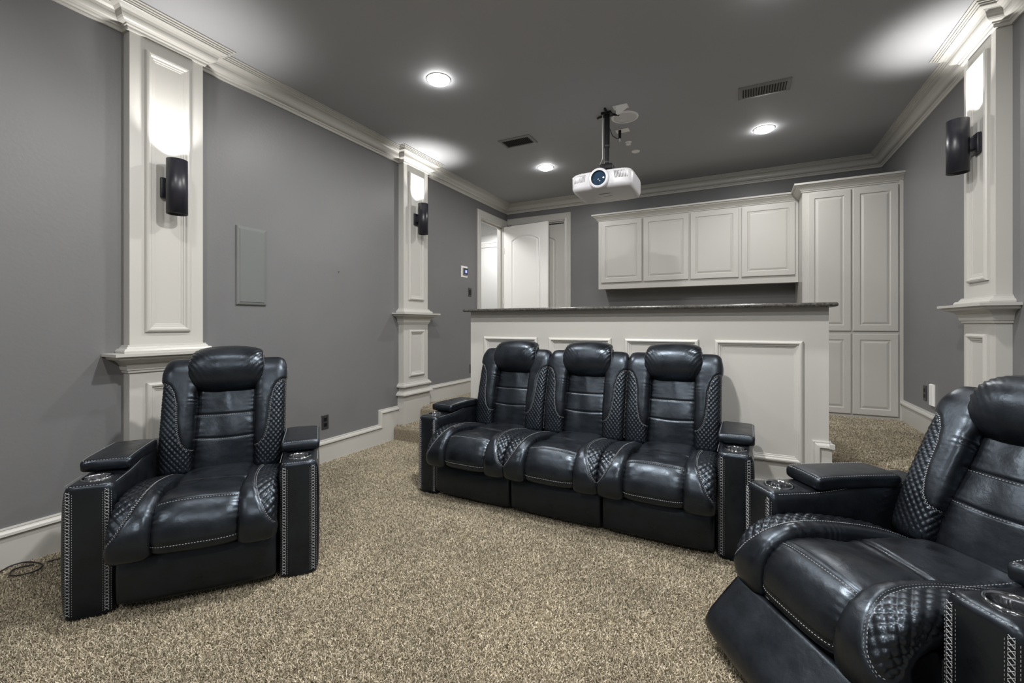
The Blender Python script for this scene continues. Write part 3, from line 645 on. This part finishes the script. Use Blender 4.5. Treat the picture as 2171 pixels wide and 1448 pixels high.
    def at(s, S, q):
        """point and normal on the outward side at arc length S, lateral q in -1..1"""
        i = np.interp(S, s.sv, np.arange(len(s.sv))); i0 = int(min(i, len(s.sv) - 2)); fi = i - i0
        o = s.order; uq = [s.ux[k] for k in o]; j = np.interp(q, uq, np.arange(len(o))); j0 = int(min(j, len(o) - 2)); fj = j - j0
        def bi(A): return (A[i0, o[j0]] * (1 - fi) * (1 - fj) + A[i0 + 1, o[j0]] * fi * (1 - fj) + A[i0, o[j0 + 1]] * (1 - fi) * fj + A[i0 + 1, o[j0 + 1]] * fi * fj)
        return bi(s.P), bi(s.N)
def resample(pts, step):
    P = np.array(pts); d = np.concatenate([[0], np.cumsum(np.linalg.norm(np.diff(P, axis=0), axis=1))])
    n = max(2, int(d[-1] / step)); t = np.linspace(0, d[-1], n); return np.stack([np.interp(t, d, P[:, k]) for k in range(3)], 1)
def stitch(mb, pts, nrms, ln=0.0075, gap=0.003, wd=0.0011, lift=0.0005):
    """dashes of thread along a 3D polyline"""
    P = np.array(pts); d = np.concatenate([[0], np.cumsum(np.linalg.norm(np.diff(P, axis=0), axis=1))]); NN = np.array(nrms)
    t = 0.0
    f = lambda A, x: np.array([np.interp(x, d, A[:, k]) for k in range(3)])
    while t + ln < d[-1]:
        a, b_ = f(P, t), f(P, t + ln); n_ = f(NN, t + ln / 2); n_ /= max(np.linalg.norm(n_), 1e-9)
        tt = b_ - a; tt /= max(np.linalg.norm(tt), 1e-9); sd = np.cross(tt, n_) * wd
        a = a + n_ * lift; b_ = b_ + n_ * lift; up = n_ * 0.0012; mid = (a + b_) / 2
        mb.add([a - up, mid - sd, mid + sd, b_ - up, mid + up], [(0, 1, 4), (1, 3, 4), (3, 2, 4), (2, 0, 4)], False)
        # fuller dash body
        a2, b2 = a + tt * ln * 0.15, b_ - tt * ln * 0.15
        mb.add([a2 - sd, a2 + sd, b2 + sd, b2 - sd, a2 + up * 0.9, b2 + up * 0.9], [(0, 4, 5, 3), (1, 2, 5, 4), (0, 1, 4), (3, 5, 2)], False)
        t += ln + gap
def quilt(S, A, l1, l2, h):
    a = S / l1 + A / l2; b_ = S / l1 - A / l2
    f = np.abs(np.sin(math.pi * a)) * np.abs(np.sin(math.pi * b_))
    return h * (np.power(f, 0.42) - 1.0)
def pdist(S, X, path):
    d = np.full(S.shape, 9.0)
    for (p, q) in zip(path[:-1], path[1:]):
        dx, dy = q[0] - p[0], q[1] - p[1]; L2 = dx * dx + dy * dy + 1e-12
        t = np.clip(((S - p[0]) * dx + (X - p[1]) * dy) / L2, 0, 1)
        d = np.minimum(d, np.hypot(S - p[0] - t * dx, X - p[1] - t * dy))
    return d

# --- back wing (outer side = +x); profile bottom to top
WING_PROF = [(0.470, 0.40), (0.478, 0.50), (0.500, 0.62), (0.535, 0.75), (0.575, 0.88), (0.615, 0.972), (0.665, 1.019), (0.715, 1.016)]
WQ = [-1.0, -0.6, -0.3, -0.12, 0.0, 0.08, 0.22, 0.5, 0.8, 1.0]; WS = [0.145, 0.155, 0.185, 0.235, 0.30, 0.40, 0.455, 0.495, 0.51, 0.512]
WHW = 0.080
def wing_disp(S, Q, Nn, LA, l):
    sb = np.interp(Q, WQ, WS); path = [(b_, a * WHW) for a, b_ in zip(WQ, WS)]
    dd = pdist(S, Q * WHW, path); sg = np.where(S < sb, 1.0, -1.0)
    front = Nn > -0.3
    m_ = np.where(front & (sg > 0), smooth01(dd / 0.006), 0.0)
    o = m_ * quilt(S, LA, 0.031, 0.025, 0.0058)
    groove = -0.0035 * np.exp(-(dd / 0.004) ** 2) * (Nn > 0)
    plain = np.where(sg < 0, smooth01(dd / 0.02), 0) * (Nn > 0)
    o += groove + plain * 0.0045
    ed = (1 + Q)   # gathered leather along the inner seam
    o += plain * 0.0021 * np.sin(S * 190 + 5 * np.sin(S * 17) + 2 * np.sin(S * 47)) * np.exp(-(ed * WHW / 0.020)) * smooth01(0.5 + 0.8 * np.sin(S * 13 + 1.0) + 0.5 * np.sin(S * 31))
    o += plain * 0.0022 * wob(S, LA * 0.6, 32, 3)
    return o
wing = Loft(WING_PROF, 0.142, [(0, 0.299), (0.8, 0.299), (1, 0.290)], [(0, 0.13), (0.5, 0.125), (1, 0.115)], 1, 170, 120, 3.6, 0.05, 0.03, wing_disp)
wing_me = wing.mesh()
def surf_path(l, sq): 
    pts = [l.at(s_, q_) for s_, q_ in sq]; return [p for p, _ in pts], [n_ for _, n_ in pts]
mb = MB(); sq = list(zip(np.interp(np.linspace(0, 1, 90), np.linspace(0, 1, 10), WS), np.interp(np.linspace(0, 1, 90), np.linspace(0, 1, 10), WQ)))
P_, N_ = surf_path(wing, [(a, b_ * 0.985) for a, b_ in sq]); stitch(mb, P_, N_)
P_, N_ = surf_path(wing, [(a + 0.006 * (0.3 + 0.7 * (b_ > 0)), b_ * 0.985 - 0.07 * (b_ < 0.1)) for a, b_ in sq]); stitch(mb, P_, N_, 0.0065, 0.0035, 0.0007)
P_, N_ = surf_path(wing, [(t, 0.988) for t in np.linspace(0.05, 0.60, 60)]); stitch(mb, P_, N_, wd=0.0009)
wing_st = mb.mesh()

# --- seat bolster (outer = +x); profile rear to front bottom
BOL_PROF = [(0.60, 0.372), (0.50, 0.420), (0.38, 0.460), (0.22, 0.490), (0.10, 0.500), (0.0, 0.490), (-0.075, 0.450), (-0.120, 0.390), (-0.132, 0.330), (-0.120, 0.270), (-0.085, 0.235)]
BS = [0.02, 0.06, 0.12, 0.20, 0.45, 0.60, 0.68, 0.77, 0.85, 0.90]; BQ = [-1.0, -0.62, -0.38, -0.30, -0.30, -0.28, -0.20, 0.08, 0.52, 1.0]
BHW = 0.072
def bol_disp(S, Q, Nn, LA, l):
    k = l.L / 1.02; bs = [b_ * k for b_ in BS]
    qb = np.interp(S, bs, BQ, left=-1.2, right=1.2); dd = pdist(S, Q * BHW, [(a, b_ * BHW) for a, b_ in zip(bs, BQ)])
    sg = np.where((Q > qb) & (S < bs[-1]), 1.0, -1.0)
    m_ = np.where((Nn > -0.2) & (sg > 0), smooth01(dd / 0.006), 0)
    o = m_ * quilt(S, LA, 0.044, 0.038, 0.0068)
    o += -0.0035 * np.exp(-(dd / 0.004) ** 2) * (Nn > 0)
    plain = np.where(sg < 0, smooth01(dd / 0.018), 0) * (Nn > 0); o += plain * 0.004
    o += plain * 0.0022 * np.sin(S * 170 + 5 * np.sin(S * 15) + 2 * np.sin(S * 43)) * np.exp(-((1 + Q) * BHW / 0.02)) * smooth01(0.5 + 0.9 * np.sin(S * 11 + 2.0) + 0.4 * np.sin(S * 29))
    o += plain * 0.0022 * wob(S, LA * 0.6, 26, 11)
    return o
bol = Loft(BOL_PROF, 0.154, 0.304, [(0, 0.06), (0.3, 0.11), (1, 0.12)], -1, 180, 110, 4.0, 0.05, 0.03, bol_disp)
bol_me = bol.mesh(); k = bol.L / 1.02
mb = MB(); tt = np.linspace(0, 1, 100); ss = np.interp(tt, np.linspace(0, 1, 10), BS) * k; qq = np.interp(tt, np.linspace(0, 1, 10), BQ)
P_, N_ = surf_path(bol, list(zip(ss, qq * 0.985))); stitch(mb, P_, N_)
P_, N_ = surf_path(bol, list(zip(ss, np.clip(qq - 0.09, -0.98, 0.98)))); stitch(mb, P_, N_, 0.0065, 0.0035, 0.0007)
bol_st = mb.mesh()

# --- seat centre
SEAT_PROF = [(0.56, 0.440), (0.42, 0.452), (0.26, 0.456), (0.20, 0.452), (0.10, 0.472), (0.0, 0.472), (-0.055, 0.450), (-0.098, 0.400), (-0.118, 0.340), (-0.114, 0.285), (-0.080, 0.240)]
def seat_disp(S, Q, Nn, LA, l):
    k = l.L
    s1, s2, s3 = 0.315, s_at_z(l, 0.462), s_at_z(l, 0.310)
    up = Nn > 0
    o = -0.0075 * np.exp(-((S - s1 - 0.012 * Q) / 0.010) ** 2) * up - 0.004 * np.exp(-((S - s2) / 0.005) ** 2) * up - 0.004 * np.exp(-((S - s3) / 0.005) ** 2) * up
    o += up * 0.006 * (1 - Q ** 2)
    o += up * 0.0020 * wob(S, LA, 22, 5) * smooth01((1 - np.abs(Q)) * 4)
    o += up * 0.0022 * np.sin(S * 200 + 3 * np.sin(S * 29) + Q) * np.exp(-((1 - np.abs(Q)) * 0.165 / 0.02))
    return o
seat = Loft(SEAT_PROF, -0.168, 0.168, [(0, 0.10), (1, 0.12)], -1, 130, 90, 4.5, 0.05, 0.03, seat_disp)
seat_me = seat.mesh(); k = seat.L / 0.98; mb = MB()
for s_, dq in ((s_at_z(seat, 0.462), 0.006), (s_at_z(seat, 0.310), 0.006)):
    P_, N_ = surf_path(seat, [(s_ + dq, q) for q in np.linspace(-0.93, 0.93, 50)]); stitch(mb, P_, N_)
seat_st = mb.mesh()

# --- centre back panel
BACK_PROF = [(0.508, 0.40), (0.520, 0.50), (0.545, 0.605), (0.585, 0.72), (0.625, 0.84), (0.66, 0.93)]
def back_disp(S, Q, Nn, LA, l):
    up = Nn > 0; z1, z2 = 0.205, 0.330
    o = -0.006 * (np.exp(-((S - z1 + 0.012 * (1 - Q ** 2)) / 0.006) ** 2) + np.exp(-((S - z2 + 0.006 * (1 - Q ** 2)) / 0.006) ** 2)) * up
    o += up * (0.008 * (1 - Q ** 2) + 0.0028 * wob(S, LA, 26, 17) * smooth01((1 - np.abs(Q)) * 3))
    o += up * 0.0018 * np.sin(S * 210 + 2.6 * np.sin(S * 33)) * np.exp(-((1 - np.abs(Q)) * 0.15 / 0.02))
    return o
back = Loft(BACK_PROF, -0.158, 0.158, 0.085, 1, 100, 80, 5, 0.04, 0.02, back_disp)
back_me = back.mesh(); mb = MB()
for z_, c_ in ((0.205, 0.012), (0.330, 0.006)):
    P_, N_ = surf_path(back, [(z_ - c_ * (1 - q * q) - 0.005, q) for q in np.linspace(-0.95, 0.95, 50)]); stitch(mb, P_, N_)
back_st = mb.mesh()

# --- headrest pillow
HEAD_PROF = [(0.665, 0.836), (0.615, 0.850), (0.580, 0.900), (0.575, 0.970), (0.597, 1.032), (0.645, 1.072), (0.700, 1.080), (0.745, 1.058)]
def head_disp(S, Q, Nn, LA, l):
    up = (Nn > -0.1); aq = np.abs(Q)
    r_ = np.exp(-((1 - aq) * 0.17 / 0.035))
    o = up * 0.012 * (1 - Q ** 2)
    o += up * 0.0034 * r_ * np.sin((S + 0.25 * (1 - aq)) * 170 + 3 * np.sin(S * 23) + np.sign(Q)) * smooth01((1 - aq) * 14)
    o += -0.004 * np.exp(-((1 - aq) * 0.17 / 0.004) ** 2) * up
    o += up * 0.0022 * wob(S, LA, 16, 23)
    return o
head = Loft(HEAD_PROF, [(0, -0.172), (0.5, -0.188), (1, -0.172)], [(0, 0.172), (0.5, 0.188), (1, 0.172)], [(0, 0.09), (0.5, 0.14), (1, 0.13)], 1, 90, 110, 4.4, 0.045, 0.03, head_disp)
head_me = head.mesh(); mb = MB()
for sgn in (-1, 1):
    P_, N_ = surf_path(head, [(t, sgn * 0.985) for t in np.linspace(0.03, head.L - 0.05, 60)]); stitch(mb, P_, N_, wd=0.0009)
head_st = mb.mesh()

# --- footrest panel (closed, and slightly opened for the right-hand chair)
def foot_disp(S, Q, Nn, LA, l): return (Nn > 0) * (0.006 * (1 - Q ** 2) + 0.0015 * wob(S, LA, 14, 9))
foot_me = Loft([(0.0, 0.040), (-0.026, 0.06), (-0.034, 0.13), (-0.030, 0.20), (-0.012, 0.252)], -0.296, 0.296, 0.06, 1, 40, 90, 10, 0.02, 0.01, foot_disp).mesh()
foot_open_me = Loft([(-0.13, 0.030), (-0.205, 0.045), (-0.238, 0.085), (-0.228, 0.135), (-0.165, 0.205), (-0.098, 0.272)], -0.298, 0.298, 0.055, 1, 60, 90, 10, 0.02, 0.01, foot_disp).mesh()
base_me = MB().bbox(-0.295, 0.295, 0.03, 0.62, 0.022, 0.36, 0.01, 2).mesh()
shell_me = Loft([(0.60, 0.06), (0.615, 0.40), (0.65, 0.70), (0.690, 0.965)], -0.292, 0.292, 0.05, 1, 30, 60, 8, 0.03, 0.02, None).mesh()
bk = Loft([(0.555, 0.30), (0.575, 0.55), (0.63, 0.76), (0.70, 0.965)], -0.285, 0.285, 0.05, 1, 20, 60, 8, 0.03, 0.02, None).mesh()

# --- armrest: x from 0 to 0.165 (outer = +x), y 0..0.70
AW = 0.172
def arm_loft():
    # section swept in y: use bmesh grid box, with a rising top and softly bowed faces
    ny, nx, nz = 36, 10, 26; vs = []; fs = []
    ys = np.concatenate([0.028 * (1 - np.cos(np.linspace(0, math.pi / 2, 8))), np.linspace(0.04, 0.70, ny)[1:]])
    na = 72; a = np.linspace(0, 2 * math.pi, 1601); ex = 9.0
    cx = np.sign(np.cos(a)) * np.abs(np.cos(a)) ** (2 / ex); cz = np.sign(np.sin(a)) * np.abs(np.sin(a)) ** (2 / ex)
    al = np.concatenate([[0], np.cumsum(np.hypot(np.diff(cx) * 0.08, np.diff(cz) * 0.27))]); ai = np.linspace(0, al[-1], na, endpoint=False)
    ux = np.interp(ai, al, cx); uz = np.interp(ai, al, cz)
    for y in ys:
        e_ = min(1.0, math.sqrt(max(0.0, 1 - (1 - min(y / 0.028, 1)) ** 2)) ); inset = 0.028 * (1 - e_)
        top = 0.562 + 0.022 * smooth01(np.array((y - 0.16) / 0.30)) ; bot = 0.0
        for k in range(na):
            x = AW / 2 + (AW / 2 - inset + 0.006 * math.sin(math.pi * min(max((uz[k] + 1) / 2, 0), 1))) * ux[k]
            z = (top + bot) / 2 + ((top - bot) / 2 - inset * 0.8) * uz[k]
            vs.append((x, y - 0.010 * math.sin(math.pi * min(max((z - bot) / (top - bot), 0), 1)) * (1 if y < 0.1 else 0) * 0.0, z))
    n = len(ys)
    for i in range(n - 1):
        for k in range(na): fs.append((i * na + k, i * na + (k + 1) % na, (i + 1) * na + (k + 1) % na, (i + 1) * na + k))
    fs.append(tuple(range(na))); fs.append(tuple(range((n - 1) * na, n * na))[::-1])
    return MB().add(vs, fs, True).mesh()
arm_me = arm_loft()
CUPY, CUPR = 0.093, 0.045
# cut the cup well
tmp = link('tmp', arm_me, M['leather']); cut = link('cut', MB().cyl((AW / 2, CUPY), CUPR - 0.001, 0.47, 0.70, 40).mesh(), M['leather'])
bo = tmp.modifiers.new('b', 'BOOLEAN'); bo.operation = 'DIFFERENCE'; bo.object = cut; bo.solver = 'EXACT'
dg = bpy.context.evaluated_depsgraph_get(); arm_me = bpy.data.meshes.new_from_object(tmp.evaluated_get(dg)); 
bpy.data.objects.remove(tmp); bpy.data.objects.remove(cut)
cup_me = MB().lathe([(CUPR - 0.0015, 0.475), (CUPR - 0.0015, 0.562), (CUPR + 0.001, 0.566), (CUPR + 0.006, 0.567), (CUPR + 0.009, 0.564), (CUPR + 0.0095, 0.560)], (AW / 2, CUPY, 0), 48).lathe([(CUPR - 0.0015, 0.476), (0, 0.476)], (AW / 2, CUPY, 0), 48).mesh()
def lid_disp(S, Q, Nn, LA, l): return (Nn > 0) * (0.004 * (1 - Q ** 2) + 0.0012 * wob(S, LA, 18, 13))
# reversed profile direction keeps the outward side up
lid = Loft([(0.545, 0.617), (0.40, 0.622), (0.25, 0.622), (0.165, 0.617)], -0.004, AW + 0.006, 0.054, -1, 40, 70, 7, 0.022, 0.016, lid_disp); lid_me = lid.mesh()
mb = MB()
sq = [(t, 0.90) for t in np.linspace(0.02, lid.L - 0.02, 30)] + [(lid.L - 0.012, q) for q in np.linspace(0.88, -0.88, 16)] + [(t, -0.90) for t in np.linspace(lid.L - 0.02, 0.02, 30)]
P_, N_ = surf_path(lid, sq); stitch(mb, P_, N_); lid_st = mb.mesh()
# lace trim down both front edges + stitching on top edges
mb = MB(); f_ = lambda x: -0.0012
def bar3(a, b_, wd, n_=(0, -1, 0), h=0.0014):
    a = np.array(a, float); b_ = np.array(b_, float); n_ = np.array(n_, float); t = b_ - a; t /= np.linalg.norm(t); sd = np.cross(t, n_) * wd
    mb.add([a - sd, a + sd, b_ + sd, b_ - sd, a + n_ * h, b_ + n_ * h], [(0, 4, 5, 3), (1, 2, 5, 4), (0, 1, 4), (3, 5, 2)], False)
for xc_ in (0.023, AW - 0.023):
    z = 0.035; st = 0.0145
    for dx in (-0.0065, 0.0065): stitch(mb, [(xc_ + dx, -0.0004, 0.03), (xc_ + dx, -0.0004, 0.535)], [(0, -1, 0)] * 2, 0.010, 0.0015, 0.0010)
    for dx in (-0.0135, 0.0135): stitch(mb, [(xc_ + dx, 0.0006 if abs(xc_ + dx - AW / 2) < 0.06 else 0.0036, 0.03), (xc_ + dx, 0.0006 if abs(xc_ + dx - AW / 2) < 0.06 else 0.0036, 0.535)], [(0, -1, 0)] * 2, 0.0065, 0.0035, 0.0008)
    while z < 0.53:
        bar3((xc_ - 0.0065, -0.0004, z), (xc_ + 0.0065, -0.0004, z + st * 0.70), 0.0008)
        bar3((xc_ + 0.0065, -0.0004, z), (xc_ - 0.0065, -0.0004, z + st * 0.70), 0.0008)
        z += st
lace_me = mb.mesh()
mb = MB()
stitch(mb, [(x, 0.0085 + 0.0 * x, 0.5555) for x in np.linspace(0.012, AW - 0.012, 20)], [(0, -0.7, 0.7)] * 20)
yy = np.linspace(0.03, 0.68, 50); tz_ = 0.562 + 0.022 * smooth01((yy - 0.16) / 0.30)
stitch(mb, [(0.0035, y, t - 0.0065) for y, t in zip(yy, tz_)], [(-0.8, 0, 0.6)] * 50)
stitch(mb, [(AW - 0.0035, y, t - 0.0065) for y, t in zip(yy, tz_)], [(0.8, 0, 0.6)] * 50)
armst_me = mb.mesh()

def mirror_mesh(me):
    m2 = me.copy(); m2.transform(Matrix.Diagonal((-1, 1, 1, 1))); m2.flip_normals(); m2.update(); return m2
for me_ in (wing_me, bol_me, seat_me, back_me, head_me, foot_me, foot_open_me, base_me, shell_me, arm_me, lid_me, bk):
    me_.materials.clear(); me_.materials.append(M['leather'])
for me_ in (wing_st, bol_st, seat_st, back_st, head_st, lace_me, armst_me, lid_st): me_.materials.clear(); me_.materials.append(M['thread'])
cup_me.materials.clear(); cup_me.materials.append(M['chrome'])
PAIR = {}
def both(key, me_): PAIR[key] = (mirror_mesh(me_), me_)
for k_, me_ in (('wing', wing_me), ('wing_st', wing_st), ('bol', bol_me), ('bol_st', bol_st), ('arm', arm_me), ('cup', cup_me), ('lid', lid_me), ('lid_st', lid_st), ('lace', lace_me), ('armst', armst_me)): both(k_, me_)
def part(name, me_, parent, loc=(0, 0, 0), rot=(0, 0, 0), kind=None):
    o = bpy.data.objects.new(name, me_); COL.objects.link(o); o.parent = parent; o.location = loc; o.rotation_euler = rot
    if kind: o['kind'] = kind
    return o
def seat_unit(root, dx, lean=0.0, opened=False):
    fy = -0.04 if opened else 0.0
    def tilt(o):
        # recline about the seat/back joint
        if lean:
            py, pz = 0.50, 0.42; a = R(-lean)
            Mx = Matrix.Translation((dx, py, pz)) @ Matrix.Rotation(a, 4, 'X') @ Matrix.Translation((0, -py, -pz))
            o.matrix_local = Mx
        else: o.location = (dx, 0, 0)
    s_ = part('seat_cushion', seat_me, root, (dx, fy, 0)); part('stitching', seat_st, s_, kind='stuff')
    for i in (0, 1):
        s_ = part('seat_bolster', PAIR['bol'][i], root, (dx, fy, 0)); part('stitching', PAIR['bol_st'][i], s_, kind='stuff')
    s_ = part('backrest', back_me, root); tilt(s_); part('stitching', back_st, s_, kind='stuff')
    for i in (0, 1):
        s_ = part('back_wing', PAIR['wing'][i], root); tilt(s_); part('stitching', PAIR['wing_st'][i], s_, kind='stuff')
    s_ = part('headrest', head_me, root); tilt(s_); part('stitching', head_st, s_, kind='stuff')
    part('footrest', foot_open_me if opened else foot_me, root, (dx, fy * 1.2, 0))
    part('base', base_me, root, (dx, 0, 0))
    s_ = part('back_shell', shell_me, root)
    if lean: tilt(s_)
    else: s_.location = (dx, 0, 0)
def arm(root, i, x, back=False):
    """i=1: right-hand arm whose inner face is at x; i=0 mirrored"""
    a = part('armrest', PAIR['arm'][i], root, (x, 0, 0))
    part('cup_holder', PAIR['cup'][i], a); part('lace_trim', PAIR['lace'][i], a, kind='stuff'); part('stitching', PAIR['armst'][i], a, kind='stuff')
    l = part('armrest_lid', PAIR['lid'][i], root, (x, 0.022 if back else 0, -0.004 if back else 0)); part('stitching', PAIR['lid_st'][i], l, kind='stuff')
def recliner(loc, rz, label, lean=0.0, opened=False):
    r_ = thing('recliner', label, 'armchair', (*loc, 0), R(rz), 'black leather theater recliners')
    seat_unit(r_, 0.0, lean, opened); arm(r_, 1, 0.306, opened); arm(r_, 0, -0.306, opened); return r_
recliner((-2.135, 1.135), 50.5, 'black leather recliner by the left wall with its footrest closed')
recliner((0.282, 1.744), -56.8, 'black leather recliner at the right edge with its footrest slightly open', 12, True)
sofa = thing('reclining_sofa', 'black leather three-seat reclining sofa in front of the bar', 'sofa', (-1.008, 2.550, 0), R(-1.0))
for dx in (-0.6, 0, 0.6): seat_unit(sofa, dx)
arm(sofa, 1, 0.903); arm(sofa, 0, -0.903)

# ------------------------------------------------------------------ carpet pile
def pile_tree():
    ng = bpy.data.node_groups.new('pile', 'GeometryNodeTree')
    ng.interface.new_socket('Geometry', in_out='INPUT', socket_type='NodeSocketGeometry'); ng.interface.new_socket('Geometry', in_out='OUTPUT', socket_type='NodeSocketGeometry')
    N = ng.nodes; Lk = ng.links
    gi = N.new('NodeGroupInput'); go = N.new('NodeGroupOutput')
    dp = N.new('GeometryNodeDistributePointsOnFaces'); dp.inputs['Density'].default_value = 52000
    qb = N.new('GeometryNodeCurveQuadraticBezier'); qb.inputs['Resolution'].default_value = 3
    qb.inputs['Start'].default_value = (0, 0, -0.001); qb.inputs['Middle'].default_value = (0.0005, 0, 0.007); qb.inputs['End'].default_value = (0.006, 0.001, 0.011)
    cc = N.new('GeometryNodeCurvePrimitiveCircle'); cc.inputs['Resolution'].default_value = 3; cc.inputs['Radius'].default_value = 0.0013
    cm = N.new('GeometryNodeCurveToMesh'); Lk.new(qb.outputs[0], cm.inputs['Curve']); Lk.new(cc.outputs[0], cm.inputs['Profile Curve'])
    sm = N.new('GeometryNodeSetMaterial'); sm.inputs['Material'].default_value = M['pile']; Lk.new(cm.outputs[0], sm.inputs['Geometry'])
    ip = N.new('GeometryNodeInstanceOnPoints'); Lk.new(gi.outputs[0], dp.inputs['Mesh']); Lk.new(dp.outputs['Points'], ip.inputs['Points']); Lk.new(sm.outputs[0], ip.inputs['Instance'])
    rv = N.new('FunctionNodeRandomValue'); rv.data_type = 'FLOAT_VECTOR'; rv.inputs[0].default_value = (-0.75, -0.75, -3.1416); rv.inputs[1].default_value = (0.75, 0.75, 3.1416)
    er = N.new('FunctionNodeEulerToRotation'); Lk.new(rv.outputs[0], er.inputs[0])
    rr = N.new('FunctionNodeRotateRotation'); rr.rotation_space = 'LOCAL'; Lk.new(dp.outputs['Rotation'], rr.inputs[0]); Lk.new(er.outputs[0], rr.inputs[1]); Lk.new(rr.outputs[0], ip.inputs['Rotation'])
    rs = N.new('FunctionNodeRandomValue'); rs.data_type = 'FLOAT'; rs.inputs[2].default_value = 0.7; rs.inputs[3].default_value = 1.45; rs.inputs['Seed'].default_value = 5
    Lk.new(rs.outputs[1], ip.inputs['Scale'])
    Lk.new(ip.outputs[0], go.inputs[0])
    return ng
NG = pile_tree()
def carpet(mb, label):
    o = mb.build('carpet', M['carpetbase']); tag(o, label, 'carpet', kind='stuff')
    md = o.modifiers.new('pile', 'NODES'); md.node_group = NG
    return o
mb = MB(); q = 0.0008
mb.add([(XL + 0.022, 0.15, q), (0.6, 0.15, q), (0.6, 0.9, q), (1.3, 1.5, q), (1.3, 3.15, q), (0.93, 3.25, q), (0.46, 3.285, q), (-2.05, 3.285, q), (-2.05, 3.595, q), (XL + 0.022, 3.595, q)], [tuple(range(10))])
carpet(mb, 'taupe cut-pile carpet on the lower floor')
def nose_strip(mb, a, b_, z0, z1, r=0.03, n=5):
    a = Vector((*a, 0)); b_ = Vector((*b_, 0)); d = (b_ - a).normalized(); inn = Vector((-d.y, d.x, 0))
    pr_ = [(0, z0), (0, z1 - r)] + [(r * (1 - math.cos(k * math.pi / 2 / n)), z1 - r + r * math.sin(k * math.pi / 2 / n)) for k in range(1, n + 1)]
    v = []; 
    for o_, z in pr_:
        for e_ in (a, b_): p = e_ + inn * (o_ - 0.0008); v.append((p.x, p.y, z + 0.0004))
    mb.add(v, [(2 * k, 2 * k + 1, 2 * k + 3, 2 * k + 2) for k in range(len(pr_) - 1)])
mb = MB(); zt = PLAT + 0.0008
mb.add([(XL + 0.02, 3.98, zt), (-2.09, 3.98, zt), (-2.09, 5.2, zt), (XL + 0.02, 5.2, zt)], [(0, 1, 2, 3)])
mb.add([(p[0], p[1] + 0.03, zt) for p in PE] + [(1.38, 5.48, zt), (0.40, 5.48, zt), (0.30, 3.9, zt)], [tuple(range(8))])
nose_strip(mb, (XL + 0.02, 3.95), (-2.05, 3.95), 0.147, PLAT)
for a, b_ in zip(PE[:-1], PE[1:]): nose_strip(mb, a, b_, 0.147, PLAT)
nose_strip(mb, (XL + 0.02, 3.60), (-2.05, 3.60), 0.002, 0.145)
mb.add([(XL + 0.02, 3.63, 0.1458), (-2.05, 3.63, 0.1458), (-2.05, 3.94, 0.1458), (XL + 0.02, 3.94, 0.1458)], [(0, 1, 2, 3)])
for a, b_ in zip(lowR_poly[:4], lowR_poly[1:5]): nose_strip(mb, a, b_, 0.002, 0.145)
mb.add([(p[0], p[1] + 0.03, 0.1458) for p in lowR_poly[:5]] + [(p[0], p[1] - 0.01, 0.1458) for p in PE[::-1]], [tuple(range(10))])
carpet(mb, 'taupe cut-pile carpet on the steps and raised platform')
